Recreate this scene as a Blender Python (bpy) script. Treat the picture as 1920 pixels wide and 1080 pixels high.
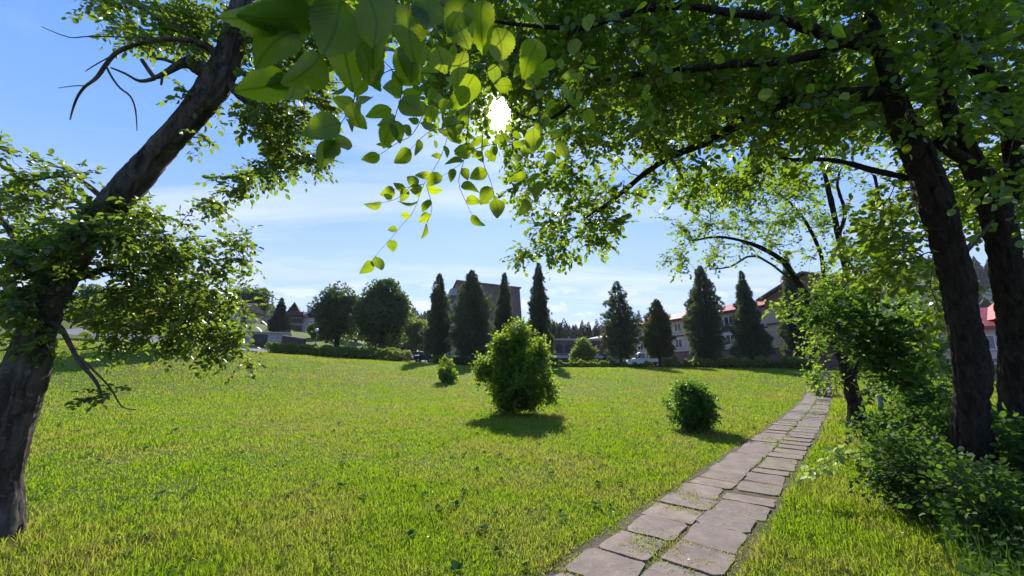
import bpy, math, random
import numpy as np
from mathutils import Vector, noise as mnoise
R = math.radians
random.seed(7); rng = np.random.default_rng(7)
sc = bpy.context.scene
for o in list(bpy.data.objects): bpy.data.objects.remove(o)

# ------------------------------------------------------------------ camera
F = 750.0; HOR = 685.0; CAMZ = 1.6
PITCH = math.atan((HOR-540)/F); CP, SP = math.cos(PITCH), math.sin(PITCH)
cam_d = bpy.data.cameras.new('camera'); cam = bpy.data.objects.new('camera', cam_d)
sc.collection.objects.link(cam); sc.camera = cam
cam.location = (0, 0, CAMZ); cam.rotation_euler = (R(90)+PITCH, 0, 0)
cam_d.sensor_width = 36; cam_d.lens = 36*F/1920; cam_d.clip_start = .05; cam_d.clip_end = 6000
def ray(px, py):
    u = (px-960)/F; v = (540-py)/F
    return np.array([u, CP-SP*v, SP+CP*v])
def P(px, py, t): return np.array([0, 0, CAMZ]) + ray(px, py)*t
# ------------------------------------------------------------------ sun and sky
sd = ray(938, 212); sd = sd/np.linalg.norm(sd)
SUN_EL = math.asin(sd[2]); SUN_AZ = math.atan2(sd[0], sd[1])
sl = bpy.data.lights.new('sun', 'SUN'); sl.energy = 5.0; sl.angle = R(.55); sl.color = (1, .93, .82)
so = bpy.data.objects.new('sun', sl); sc.collection.objects.link(so); so.location = (0, 60, 60)
so.rotation_euler = Vector(sd).to_track_quat('Z', 'Y').to_euler()
w = bpy.data.worlds.new('World'); sc.world = w; w.use_nodes = True
nt = w.node_tree; N = nt.nodes; L = nt.links; N.clear()
out = N.new('ShaderNodeOutputWorld'); bg = N.new('ShaderNodeBackground'); L.new(bg.outputs[0], out.inputs[0])
sky = N.new('ShaderNodeTexSky'); sky.sky_type = 'NISHITA'; sky.sun_disc = False
sky.sun_elevation = SUN_EL; sky.sun_rotation = SUN_AZ
sky.air_density = 1.0; sky.dust_density = .45; sky.ozone_density = 2.2; sky.altitude = 500
def mth(op, a, b=None, c=None, cl=False):
    n = N.new('ShaderNodeMath'); n.operation = op; n.use_clamp = cl
    for i, x in enumerate((a, b, c)):
        if x is None: continue
        if isinstance(x, (int, float)): n.inputs[i].default_value = x
        else: L.new(x, n.inputs[i])
    return n.outputs[0]
def mixc(f, a, b, mode='MIX'):
    n = N.new('ShaderNodeMix'); n.data_type = 'RGBA'; n.blend_type = mode
    for i, x in ((0, f), (6, a), (7, b)):
        if isinstance(x, (int, float)): n.inputs[i].default_value = x
        elif isinstance(x, tuple): n.inputs[i].default_value = (*x, 1) if len(x) == 3 else x
        else: L.new(x, n.inputs[i])
    return n.outputs[2]
tc = N.new('ShaderNodeTexCoord'); sx = N.new('ShaderNodeSeparateXYZ'); L.new(tc.outputs['Generated'], sx.inputs[0])
zz = mth('MAXIMUM', sx.outputs[2], 0.015)
# thin wisps high, small cumulus near the horizon, both laid out on the sky directions
cu = N.new('ShaderNodeCombineXYZ')
L.new(mth('DIVIDE', sx.outputs[0], mth('ADD', zz, .12)), cu.inputs[0]); L.new(mth('DIVIDE', sx.outputs[1], mth('ADD', zz, .12)), cu.inputs[1])
mp = N.new('ShaderNodeMapping'); mp.inputs['Rotation'].default_value = (0, 0, R(-32)); mp.inputs['Scale'].default_value = (.35, 1.5, 1); L.new(cu.outputs[0], mp.inputs[0])
n1 = N.new('ShaderNodeTexNoise'); n1.inputs['Scale'].default_value = 1.3; n1.inputs['Detail'].default_value = 8; n1.inputs['Roughness'].default_value = .55
n1.inputs['Distortion'].default_value = .6; L.new(mp.outputs[0], n1.inputs[0])
wisp = mth('MULTIPLY', mth('SUBTRACT', n1.outputs[0], .48, cl=True), 4.0, cl=True)
n2 = N.new('ShaderNodeTexNoise'); n2.inputs['Scale'].default_value = 9; n2.inputs['Detail'].default_value = 7; n2.inputs['Roughness'].default_value = .6
mp2 = N.new('ShaderNodeMapping'); mp2.inputs['Scale'].default_value = (1, 1, 3.2); L.new(tc.outputs['Generated'], mp2.inputs[0]); L.new(mp2.outputs[0], n2.inputs[0])
lowb = mth('MULTIPLY', mth('SUBTRACT', .24, zz, cl=True), 7, cl=True)
cum = mth('MULTIPLY', mth('MULTIPLY', mth('SUBTRACT', n2.outputs[0], .52, cl=True), 12, cl=True), lowb)
cloud = mth('MAXIMUM', mth('MULTIPLY', wisp, .55), mth('MULTIPLY', cum, .85))
# sun glow through the air round the sun, and its disc
vd = N.new('ShaderNodeVectorMath'); vd.operation = 'DOT_PRODUCT'; L.new(tc.outputs['Generated'], vd.inputs[0]); vd.inputs[1].default_value = tuple(sd)
dt = mth('MAXIMUM', vd.outputs['Value'], 0)
glow = mth('ADD', mth('MULTIPLY', mth('POWER', dt, 1400), 40), mth('MULTIPLY', mth('POWER', dt, 50), .4))
disc = mth('MULTIPLY', mth('POWER', dt, 9000), 450)
SKYTINT = (.72, .84, 1.15)
base = mixc(1.0, sky.outputs[0], SKYTINT, 'MULTIPLY')
cr = N.new('ShaderNodeValToRGB'); L.new(zz, cr.inputs[0]); e = cr.color_ramp.elements
e[0].position = 0; e[0].color = (.34, .42, .62, 1); e[1].position = .75; e[1].color = (.042, .175, .58, 1)
for p_, c_ in ((.18, (.21, .34, .63, 1)), (.40, (.088, .25, .65, 1))): k_ = e.new(p_); k_.color = c_
base = mixc(.8, base, mixc(1.0, cr.outputs[0], (10, 10, 10), 'MULTIPLY'))
hz = mth('POWER', mth('SUBTRACT', 1, zz, cl=True), 4.2)
base = mixc(mth('MULTIPLY', hz, .35), base, (3.9, 4.4, 6.1))
base = mixc(cloud, base, (5.9, 6.0, 6.8))
gl = N.new('ShaderNodeCombineColor')
g = mth('ADD', glow, disc); L.new(g, gl.inputs[0]); L.new(mth('MULTIPLY', g, .94), gl.inputs[1]); L.new(mth('MULTIPLY', g, .86), gl.inputs[2])
base = mixc(1.0, base, gl.outputs[0], 'ADD')
L.new(base, bg.inputs[0]); bg.inputs[1].default_value = .10
w.cycles.sampling_method = 'MANUAL'; w.cycles.sample_map_resolution = 1024
sc.view_settings.view_transform = 'Standard'; sc.view_settings.look = 'None'; sc.view_settings.gamma = 1
sc.view_settings.exposure = 0.84
sc.render.engine = 'CYCLES'
sc.cycles.max_bounces = 8; sc.cycles.diffuse_bounces = 3; sc.cycles.transmission_bounces = 6; sc.cycles.transparent_max_bounces = 8
sc.cycles.sample_clamp_indirect = 6

# ------------------------------------------------------------------ helpers
def tag(o, label=None, cat=None, group=None, kind=None):
    if label: o['label'] = label
    if cat: o['category'] = cat
    if group: o['group'] = group
    if kind: o['kind'] = kind
    return o
def empty(name, loc=(0, 0, 0), rz=0):
    o = bpy.data.objects.new(name, None); sc.collection.objects.link(o); o.location = tuple(float(c) for c in loc); o.rotation_euler = (0, 0, rz)
    o.empty_display_size = .2
    return o
def mesh_np(name, V, faces, mats, parent=None, uv=None, smooth=False, mi=None):
    """V (n,3); faces list of int arrays (m,k); one object"""
    me = bpy.data.meshes.new(name)
    V = np.asarray(V, dtype=np.float32)
    me.vertices.add(len(V)); me.vertices.foreach_set('co', V.ravel())
    loops = np.concatenate([f.ravel() for f in faces]).astype(np.int32)
    tot = np.concatenate([np.full(len(f), f.shape[1], dtype=np.int32) for f in faces])
    st = np.concatenate([[0], np.cumsum(tot)[:-1]]).astype(np.int32)
    me.loops.add(len(loops)); me.loops.foreach_set('vertex_index', loops)
    me.polygons.add(len(tot)); me.polygons.foreach_set('loop_start', st); me.polygons.foreach_set('loop_total', tot)
    if mi is not None: me.polygons.foreach_set('material_index', np.asarray(mi, dtype=np.int32))
    if smooth: me.polygons.foreach_set('use_smooth', np.ones(len(tot), dtype=bool))
    if uv is not None:
        l = me.uv_layers.new(name='UVMap'); l.data.foreach_set('uv', np.asarray(uv, dtype=np.float32)[loops].ravel())
    me.update(calc_edges=True); me.validate()
    for m in (mats if isinstance(mats, (list, tuple)) else [mats]): me.materials.append(m)
    o = bpy.data.objects.new(name, me); sc.collection.objects.link(o)
    if parent: o.parent = parent
    return o
class MB:
    def __init__(s): s.v = []; s.f = []; s.m = []
    def quadbox(s, c8, mi=0):
        i = len(s.v); s.v += [tuple(c) for c in c8]
        for q in ((0, 3, 2, 1), (4, 5, 6, 7), (0, 1, 5, 4), (1, 2, 6, 5), (2, 3, 7, 6), (3, 0, 4, 7)): s.f.append(tuple(i+k for k in q)); s.m.append(mi)
        return s
    def box(s, x0, x1, y0, y1, z0, z1, mi=0):
        return s.quadbox([(x0, y0, z0), (x1, y0, z0), (x1, y1, z0), (x0, y1, z0), (x0, y0, z1), (x1, y0, z1), (x1, y1, z1), (x0, y1, z1)], mi)
    def prism(s, prof, axis, a, b, mi=0):
        """extrude polygon prof along axis from a to b ('x': prof=(y,z); 'y': prof=(x,z))"""
        i = len(s.v); n = len(prof)
        for q in (a, b):
            for p in prof:
                s.v.append((q, p[0], p[1]) if axis == 'x' else ((p[0], q, p[1]) if axis == 'y' else (p[0], p[1], q)))
        s.f.append(tuple(range(i, i+n))[::-1]); s.m.append(mi); s.f.append(tuple(range(i+n, i+2*n))); s.m.append(mi)
        for k in range(n):
            s.f.append((i+k, i+(k+1) % n, i+n+(k+1) % n, i+n+k)); s.m.append(mi)
        return s
    def cyl(s, c, r, a, b, axis='z', n=16, mi=0, r2=None):
        i = len(s.v); r2 = r if r2 is None else r2
        for q, rr in ((a, r), (b, r2)):
            for k in range(n):
                x, y = c[0]+rr*math.cos(2*math.pi*k/n), c[1]+rr*math.sin(2*math.pi*k/n)
                s.v.append({'z': (x, y, q), 'y': (x, q, y), 'x': (q, x, y)}[axis])
        s.f.append(tuple(range(i, i+n))[::-1]); s.m.append(mi); s.f.append(tuple(range(i+n, i+2*n))); s.m.append(mi)
        for k in range(n): s.f.append((i+k, i+(k+1) % n, i+n+(k+1) % n, i+n+k)); s.m.append(mi)
        return s
    def lathe(s, prof, n=20, mi=0, c=(0, 0)):
        i = len(s.v)
        for r, z in prof:
            for k in range(n): s.v.append((c[0]+r*math.cos(2*math.pi*k/n), c[1]+r*math.sin(2*math.pi*k/n), z))
        for j in range(len(prof)-1):
            for k in range(n): s.f.append((i+j*n+k, i+j*n+(k+1) % n, i+(j+1)*n+(k+1) % n, i+(j+1)*n+k)); s.m.append(mi)
        return s
    def build(s, name, mats, parent=None, bevel=0, smooth=False):
        me = bpy.data.meshes.new(name); me.from_pydata(s.v, [], s.f)
        for m in (mats if isinstance(mats, (list, tuple)) else [mats]): me.materials.append(m)
        for p, m in zip(me.polygons, s.m): p.material_index = m; p.use_smooth = smooth
        import bmesh
        bm = bmesh.new(); bm.from_mesh(me); bmesh.ops.recalc_face_normals(bm, faces=bm.faces)
        if bevel: bmesh.ops.bevel(bm, geom=list(bm.edges), offset=bevel, segments=2, affect='EDGES', profile=.6, clamp_overlap=True)
        bm.to_mesh(me); bm.free()
        o = bpy.data.objects.new(name, me); sc.collection.objects.link(o)
        if parent: o.parent = parent
        return o
# ------------------------------------------------------------------ materials
class Mat:
    def __init__(s, name):
        s.m = bpy.data.materials.new(name); s.m.use_nodes = True; s.n = s.m.node_tree.nodes; s.l = s.m.node_tree.links; s.n.clear()
        s.out = s.n.new('ShaderNodeOutputMaterial')
    def node(s, t, **k):
        n = s.n.new(t)
        for a, b in k.items():
            if hasattr(n, a) and a not in n.inputs.keys(): setattr(n, a, b)
        return n
    def inp(s, n, i, v):
        if v is None: return
        if hasattr(v, 'is_output'): s.l.new(v, n.inputs[i])
        elif isinstance(v, tuple) and len(v) == 3 and n.inputs[i].type == 'RGBA': n.inputs[i].default_value = (*v, 1)
        else: n.inputs[i].default_value = v
    def math(s, op, a, b=None, c=None, cl=False):
        n = s.n.new('ShaderNodeMath'); n.operation = op; n.use_clamp = cl
        for i, x in enumerate((a, b, c)): s.inp(n, i, x)
        return n.outputs[0]
    def mix(s, f, a, b, mode='MIX'):
        n = s.n.new('ShaderNodeMix'); n.data_type = 'RGBA'; n.blend_type = mode
        s.inp(n, 0, f); s.inp(n, 6, a); s.inp(n, 7, b); return n.outputs[2]
    def noise(s, scale, detail=4, rough=.55, vec=None, dist=0):
        n = s.n.new('ShaderNodeTexNoise'); n.inputs['Scale'].default_value = scale; n.inputs['Detail'].default_value = detail
        n.inputs['Roughness'].default_value = rough; n.inputs['Distortion'].default_value = dist
        s.l.new(vec if vec is not None else s.obj(), n.inputs[0]); return n.outputs[0]
    def obj(s):
        if not hasattr(s, '_tc'): s._tc = s.n.new('ShaderNodeTexCoord')
        return s._tc.outputs['Object']
    def scaled(s, v):
        mp = s.n.new('ShaderNodeMapping'); mp.inputs['Scale'].default_value = v; s.l.new(s.obj(), mp.inputs[0]); return mp.outputs[0]
    def ramp(s, f, lo, hi): # clamp((f-lo)/(hi-lo))
        return s.math('DIVIDE', s.math('SUBTRACT', f, lo), hi-lo, cl=True)
    def bump(s, h, strength=.5, dist=.02):
        b = s.n.new('ShaderNodeBump'); b.inputs['Strength'].default_value = strength; b.inputs['Distance'].default_value = dist
        s.l.new(h, b.inputs['Height']); return b.outputs[0]
    def pbsdf(s, col, rough=.8, normal=None, metal=0, spec=.4, **k):
        p = s.n.new('ShaderNodeBsdfPrincipled'); s.inp(p, 'Base Color', col); s.inp(p, 'Roughness', rough); s.inp(p, 'Metallic', metal)
        s.inp(p, 'Specular IOR Level', spec)
        if normal is not None: s.l.new(normal, p.inputs['Normal'])
        for a, b in k.items(): s.inp(p, a.replace('_', ' '), b)
        return p.outputs[0]
    def end(s, sh): s.l.new(sh, s.out.inputs[0]); return s.m
def rough_mat(name, c1, c2, scale=3, rough=.85, bump=.4, bd=.02, bscale=None, spec=.3, metal=0):
    m = Mat(name); n = m.noise(scale, 6, .6)
    n2 = m.noise((bscale or scale*6), 5, .6)
    col = m.mix(m.ramp(n, .35, .65), c1, c2)
    return m.end(m.pbsdf(col, rough, m.bump(n2, bump, bd), metal, spec))
def leaf_mat(name, c_dark, c_light, trans, tmix=.5, rough=.45, spec=.35, patch=None, patchscale=.6, veins=False, var=.5):
    m = Mat(name); geo = m.n.new('ShaderNodeNewGeometry'); rnd = geo.outputs['Random Per Island']
    col = m.mix(rnd, c_dark, c_light)
    r2 = m.math('FRACT', m.math('MULTIPLY', rnd, 37.7))
    tr = m.mix(m.math('MULTIPLY', r2, var), trans, (trans[0]*.45, trans[1]*.55, trans[2]*.6))
    if patch:
        pn = m.ramp(m.math('ADD', m.math('MULTIPLY', m.noise(patchscale, 6, .68), .6), m.math('MULTIPLY', m.noise(patchscale*.28, 3, .5), .4)), .455, .56)
        pn = m.math('MULTIPLY', pn, m.math('ADD', .25, m.math('MULTIPLY', r2, .75)))
        col = m.mix(pn, col, patch[0]); tr = m.mix(pn, tr, patch[1])
    if veins:
        uv = m.n.new('ShaderNodeUVMap'); sx = m.n.new('ShaderNodeSeparateXYZ'); m.l.new(uv.outputs[0], sx.inputs[0])
        u = m.math('ABSOLUTE', sx.outputs[0]); v = sx.outputs[1]
        fr = m.math('FRACT', m.math('MULTIPLY', m.math('SUBTRACT', v, m.math('MULTIPLY', u, .85)), 13))
        side = m.math('MULTIPLY', m.math('SUBTRACT', .16, m.math('ABSOLUTE', m.math('SUBTRACT', fr, .5)), cl=True), 6, cl=True)
        mid = m.math('MULTIPLY', m.math('SUBTRACT', .03, u, cl=True), 60, cl=True)
        vein = m.math('MAXIMUM', m.math('MULTIPLY', side, .55), mid)
        tr = m.mix(m.math('MULTIPLY', vein, .9), tr, (trans[0]*.4, trans[1]*.45, trans[2]*.4))
        mo = m.noise(30, 4, .6); tr = m.mix(m.math('MULTIPLY', m.ramp(mo, .45, .7), .35), tr, (trans[0]*.6, trans[1]*.7, trans[2]*.5))
        nrm = m.bump(vein, .5, .002)
    else: nrm = None
    p = m.pbsdf(col, rough, nrm, 0, spec)
    t = m.n.new('ShaderNodeBsdfTranslucent'); m.l.new(tr, t.inputs[0])
    mx = m.n.new('ShaderNodeMixShader'); mx.inputs[0].default_value = tmix; m.l.new(p, mx.inputs[1]); m.l.new(t.outputs[0], mx.inputs[2])
    return m.end(mx.outputs[0])
def bark_mat(name, c1, c2, scale=14, lichen=None):
    m = Mat(name); v = m.scaled((1, 1, .3))
    n = m.noise(scale, 8, .65, v, .8); n2 = m.noise(2.2, 5, .6)
    col = m.mix(m.ramp(n, .35, .65), c1, c2)
    if lichen: col = m.mix(m.math('MULTIPLY', m.ramp(m.noise(26, 6, .7), .56, .66), m.ramp(n2, .45, .6)), col, lichen)
    n3 = m.noise(scale*3.5, 6, .7, v)
    h = m.math('ADD', n, m.math('MULTIPLY', n3, .4))
    return m.end(m.pbsdf(col, .9, m.bump(h, 1.0, .06), 0, .15))
M = {}
M['bark'] = bark_mat('bark_dark', (.018, .013, .010), (.065, .05, .04))
M['barkL'] = bark_mat('bark_plum', (.030, .023, .019), (.15, .122, .105), 9, (.22, .20, .17))
M['twig'] = rough_mat('twig_bark', (.05, .037, .027), (.10, .08, .055), 20, .85, .3, .003)
M['leafR'] = leaf_mat('leaf_elm', (.022, .050, .010), (.042, .080, .016), (.39, .57, .02), .44, .45, .75)
M['leafN'] = leaf_mat('leaf_elm_near', (.025, .062, .010), (.045, .09, .016), (.56, .70, .018), .52, .4, veins=True, var=.9)
M['leafL'] = leaf_mat('leaf_plum', (.025, .045, .015), (.055, .08, .032), (.35, .49, .03), .42, .42, .45)
M['leafM'] = leaf_mat('leaf_ash', (.035, .075, .02), (.07, .12, .03), (.40, .58, .05), .5, .6, .2)
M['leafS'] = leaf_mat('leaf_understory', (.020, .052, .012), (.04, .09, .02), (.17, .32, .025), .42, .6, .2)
M['leafP'] = leaf_mat('leaf_pale_shoot', (.24, .34, .09), (.34, .44, .14), (.5, .62, .16), .4, .5, .4)
M['leafB'] = leaf_mat('leaf_bush', (.022, .055, .010), (.045, .10, .016), (.44, .62, .03), .48, .5, .35)
M['leafB2'] = leaf_mat('leaf_small_bush', (.02, .06, .012), (.04, .10, .02), (.28, .50, .03), .45)
M['thuja'] = leaf_mat('thuja_spray', (.035, .058, .036), (.085, .112, .058), (.18, .22, .07), .28, .6, .2)
M['thuja2'] = leaf_mat('thuja_spray_olive', (.045, .056, .024), (.10, .108, .042), (.22, .22, .06), .28, .6, .2)
M['broad'] = leaf_mat('leaf_broad', (.022, .045, .02), (.05, .085, .028), (.18, .28, .05), .35, .6, .2)
M['hedge'] = leaf_mat('leaf_hedge', (.035, .07, .015), (.07, .12, .025), (.38, .50, .06), .42)
M['spirea'] = leaf_mat('leaf_border', (.08, .12, .03), (.16, .18, .06), (.40, .48, .10), .45)
M['conifer'] = leaf_mat('needle', (.013, .026, .013), (.028, .045, .02), (.05, .07, .025), .2, .7, .15)
M['grass'] = leaf_mat('grass_blade', (.052, .112, .012), (.10, .16, .018), (.38, .56, .012), .5, .75, .08,
                      patch=((.24, .19, .07), (.48, .42, .08)), patchscale=.8)
M['weed'] = leaf_mat('weed_leaf', (.03, .08, .02), (.05, .12, .03), (.18, .34, .04), .4, .8, .1)
M['rank'] = leaf_mat('rank_grass', (.022, .055, .012), (.05, .09, .02), (.16, .30, .02), .35, .7, .1)
M['white'] = rough_mat('white_paint', (.72, .72, .72), (.8, .8, .79), 2, .45, .05, .002)
def ground_mat():
    m = Mat('lawn_soil'); v = m.obj()
    a = m.noise(1.1, 6, .6); b = m.noise(55, 5, .7); c = m.noise(9, 5, .65)
    col = m.mix(m.ramp(b, .3, .7), (.060, .105, .010), (.125, .17, .016))
    col = m.mix(m.math('MULTIPLY', m.ramp(a, .45, .68), .55), col, (.17, .15, .04))
    col = m.mix(m.math('MULTIPLY', m.ramp(c, .5, .75), .4), col, (.05, .085, .012))
    # bare earth shows between the blades close by only because it lies under them
    h = m.math('ADD', b, m.math('MULTIPLY', c, .7))
    p = m.pbsdf(col, .9, m.bump(h, .8, .06), 0, .15)
    t = m.n.new('ShaderNodeBsdfTranslucent'); t.inputs[0].default_value = (.3, .42, .03, 1)
    return m.end(p)
M['ground'] = ground_mat()
M['slab'] = None
def slab_mat():
    m = Mat('slab_concrete'); g = m.n.new('ShaderNodeNewGeometry'); r = g.outputs['Random Per Island']
    a = m.noise(3, 6, .65); b = m.noise(60, 6, .7); c = m.noise(11, 6, .6)
    col = m.mix(m.ramp(a, .35, .65), (.150, .106, .084), (.28, .21, .165))
    col = m.mix(m.math('MULTIPLY', r, .5), col, (.17, .145, .135))
    col = m.mix(m.math('MULTIPLY', m.ramp(c, .58, .72), .6), col, (.29, .26, .22))
    col = m.mix(m.math('MULTIPLY', m.ramp(b, .5, .7), .5), col, (.08, .07, .06)); col = m.mix(m.math('MULTIPLY', m.ramp(m.noise(4.5, 6, .7), .56, .66), .55), col, (.10, .115, .05))
    vo = m.n.new('ShaderNodeTexVoronoi'); vo.feature = 'DISTANCE_TO_EDGE'; vo.inputs['Scale'].default_value = 1.7
    dv = m.n.new('ShaderNodeVectorMath'); dv.operation = 'ADD'; m.l.new(m.obj(), dv.inputs[0])
    nn = m.n.new('ShaderNodeTexNoise'); nn.inputs['Scale'].default_value = 5; m.l.new(m.obj(), nn.inputs[0]); m.l.new(nn.outputs['Color'], dv.inputs[1])
    m.l.new(dv.outputs[0], vo.inputs['Vector'])
    crack = m.math('MULTIPLY', m.math('SUBTRACT', .012, vo.outputs[0], cl=True), 80, cl=True)
    col = m.mix(m.math('MULTIPLY', crack, .55), col, (.05, .045, .03))
    return m.end(m.pbsdf(col, .85, m.bump(m.math('ADD', b, m.math('MULTIPLY', c, .8)), .6, .012), 0, .3))
M['slab'] = slab_mat()
M['soil'] = rough_mat('soil', (.06, .045, .03), (.11, .085, .055), 8, .95, .8, .02, 40)
M['asphalt'] = rough_mat('asphalt', (.15, .135, .135), (.21, .19, .19), .8, .9, .3, .01, 40)
M['hill'] = rough_mat('hill_wood_floor', (.03, .05, .02), (.06, .08, .03), .05, 1, .5, 2, .3)
M['brown'] = rough_mat('brown_cladding', (.12, .085, .075), (.16, .115, .10), .6, .7, .2, .02, 8)
M['tan'] = rough_mat('tan_render', (.52, .36, .25), (.60, .43, .31), .5, .9, .3, .01, 15)
M['pink'] = rough_mat('pink_render', (.60, .40, .33), (.68, .48, .40), .4, .9, .3, .01, 15)
M['cream'] = rough_mat('cream_render', (.55, .48, .40), (.64, .57, .48), .4, .9, .3, .01, 15)
M['plinth'] = rough_mat('maroon_plinth', (.20, .09, .09), (.26, .12, .12), 1.5, .8, .4, .01, 10)
M['tanwood'] = rough_mat('stained_boards', (.20, .11, .065), (.27, .16, .10), 1.5, .7, .4, .02, 12)
M['dark'] = rough_mat('dark_trim', (.03, .028, .028), (.05, .045, .045), 2, .6, .2, .01)
M['redroof'] = rough_mat('red_roof_sheet', (.34, .07, .05), (.45, .11, .08), .7, .5, .3, .02, 3)
M['grey'] = rough_mat('grey_concrete', (.35, .34, .34), (.46, .45, .45), .7, .85, .3, .01, 10)
M['wood'] = rough_mat('dark_wood', (.045, .028, .022), (.08, .05, .038), 2, .75, .5, .02, 12)
M['woodroof'] = rough_mat('dark_shingle', (.05, .037, .035), (.085, .062, .055), 1.2, .8, .6, .03, 9)
M['stucco'] = rough_mat('stucco_grey_pink', (.34, .29, .26), (.44, .38, .34), .6, .9, .4, .01, 12)
def glass_mat():
    m = Mat('window_glass'); return m.end(m.pbsdf((.03, .04, .05), .08, None, 0, .9))
M['glass'] = glass_mat()
M['tyre'] = rough_mat('tyre_rubber', (.015, .015, .015), (.03, .03, .03), 10, .8, .2, .002)
M['metal'] = rough_mat('galvanised', (.20, .26, .24), (.30, .36, .33), 8, .55, .2, .002, None, .4, .3)
M['carwhite'] = rough_mat('car_white', (.70, .71, .72), (.78, .78, .78), 1, .25, .02, .001, None, .6)
M['cardark'] = rough_mat('car_dark', (.015, .017, .02), (.025, .027, .03), 1, .2, .02, .001, None, .7)
def globe_mat():
    m = Mat('opal_globe'); return m.end(m.pbsdf((.8, .8, .78), .25, None, 0, .5, Subsurface_Weight=.0))
M['globe'] = globe_mat()

# ------------------------------------------------------------------ terrain
def S(x, a, b):
    t = np.clip((np.asarray(x, float)-a)/(b-a), 0, 1); return t*t*(3-2*t)
def hz_(x, y):
    x = np.asarray(x, float); y = np.asarray(y, float)
    l1 = np.clip(-x-2, 0, 70); d = np.hypot(x*.35, y)
    z = S(d, 18, 42)*1.3*np.where(x < 0, 1, 1) + S(d, 16, 42)*.062*l1
    z = z + S(y, 50, 88)*.12*np.clip(-x-6, 0, 50)
    z = z + .006*np.sin(x*1.7+y*.6)*np.sin(y*1.3-.8*x) * (1-S(d, 15, 30))
    return z
def H(x, y): return float(hz_(x, y))
def hit(px, py):
    r = ray(px, py); t = .5
    while t < 300:
        p = np.array([0, 0, CAMZ])+r*t
        if p[2] <= H(p[0], p[1]): return p
        t *= 1.004
    return p
def at(px, Y):
    x = (px-960)/F*CP*Y*1.0; x = (px-960)/(F/CP)*Y*1.0
    return np.array([x, Y, H(x, Y)])
a = np.linspace(-1, 1, 301); g1 = np.sinh(a*6.2)/np.sinh(6.2)*3500
b = np.linspace(0, 1, 261); g2 = np.concatenate([-np.sinh(b[::-1][:-1]*6.5)/np.sinh(6.5)*3000, np.sinh(b*6.5)/np.sinh(6.5)*4500])
X, Y = np.meshgrid(g1, g2); Z = hz_(X, Y)
V = np.stack([X.ravel(), Y.ravel(), Z.ravel()], 1)
ny, nx = X.shape; i = np.arange(ny-1)[:, None]*nx+np.arange(nx-1)[None]; i = i.ravel()
tag(mesh_np('ground', V, [np.stack([i, i+1, i+nx+1, i+nx], 1)], M['ground'], smooth=True), kind='structure')

# value noise for patches
_tab = rng.random((256, 256))
def vnoise(x, y, s):
    x = np.asarray(x)*s; y = np.asarray(y)*s; xi = np.floor(x).astype(int); yi = np.floor(y).astype(int); fx = x-xi; fy = y-yi
    fx = fx*fx*(3-2*fx); fy = fy*fy*(3-2*fy); T = lambda a, b: _tab[a % 256, b % 256]
    return (T(xi, yi)*(1-fx)+T(xi+1, yi)*fx)*(1-fy)+(T(xi, yi+1)*(1-fx)+T(xi+1, yi+1)*fx)*fy

# ------------------------------------------------------------------ path
A = np.array([1.02, 3.5]); B = np.array([19.0, 25.3]); PD = (B-A)/np.linalg.norm(B-A); PN = np.array([PD[1], -PD[0]])
A0 = A-PD*4.0; PL = 44.0; PW = 1.02
def pathpt(s, n):
    c = A0+PD*s + PN*(n + .22*math.sin(s*.11-.3)-.03); return c
slabs = []  # for grass rejection
mb = MB()
s = 0
side_off = [0.0, .16]
for side in (0, 1):
    s = side_off[side]
    while s < PL:
        ln = random.uniform(.50, .56)*(1.0 if random.random() > .12 else .8)
        w0, w1 = (-.50, -.022) if side == 0 else (.022, .50)
        w0 += random.uniform(-.03, .03); w1 += random.uniform(-.03, .03); rot = random.uniform(-.06, .06); zt = random.uniform(-.008, .012); tl = random.uniform(-.012, .012)
        cx = pathpt(s+ln/2, (w0+w1)/2); hx, hy = (ln-random.uniform(.012, .045))/2, (w1-w0)/2
        pts = []
        ch = [random.uniform(.008, .06) for _ in range(4)]
        for k, (sx_, sy_) in enumerate(((-1, -1), (1, -1), (1, 1), (-1, 1))):
            c = ch[k]
            q = [(sx_*(hx-c), sy_*hy), (sx_*hx, sy_*(hy-c))] if k in (1, 3) else [(sx_*hx, sy_*(hy-c)), (sx_*(hx-c), sy_*hy)]
            pts += q
        prof = []; q_ = []
        for k in range(len(pts)):
            a_, b_ = pts[k], pts[(k+1) % len(pts)]
            for j in range(4):
                u_ = j/4; nz = .028*mnoise.noise(Vector((a_[0]+(b_[0]-a_[0])*u_+s*3, a_[1]+(b_[1]-a_[1])*u_+side*9, .5))*7)
                q_.append((a_[0]+(b_[0]-a_[0])*u_+nz, a_[1]+(b_[1]-a_[1])*u_+nz*.8))
        pts = q_
        for (u, v) in pts:
            u2 = u*math.cos(rot)-v*math.sin(rot); v2 = u*math.sin(rot)+v*math.cos(rot)
            prof.append(cx+PD*u2+PN*v2)
        gz = H(*cx)
        i0 = len(mb.v); n = len(prof)
        for zz_ in (-.05, .022+zt*.5):
            for p in prof: mb.v.append((p[0], p[1], H(*p)+zz_ + (tl*np.dot(p-cx, PD)/hx if zz_ > 0 else 0)))
        # small inset ring so the edges read worn
        mb.f.append(tuple(range(i0+n, i0+2*n))); mb.m.append(0)
        for k in range(n): mb.f.append((i0+k, i0+(k+1) % n, i0+n+(k+1) % n, i0+n+k)); mb.m.append(0)
        slabs.append((s, s+ln-.03, w0, w1))
        s += ln
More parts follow.
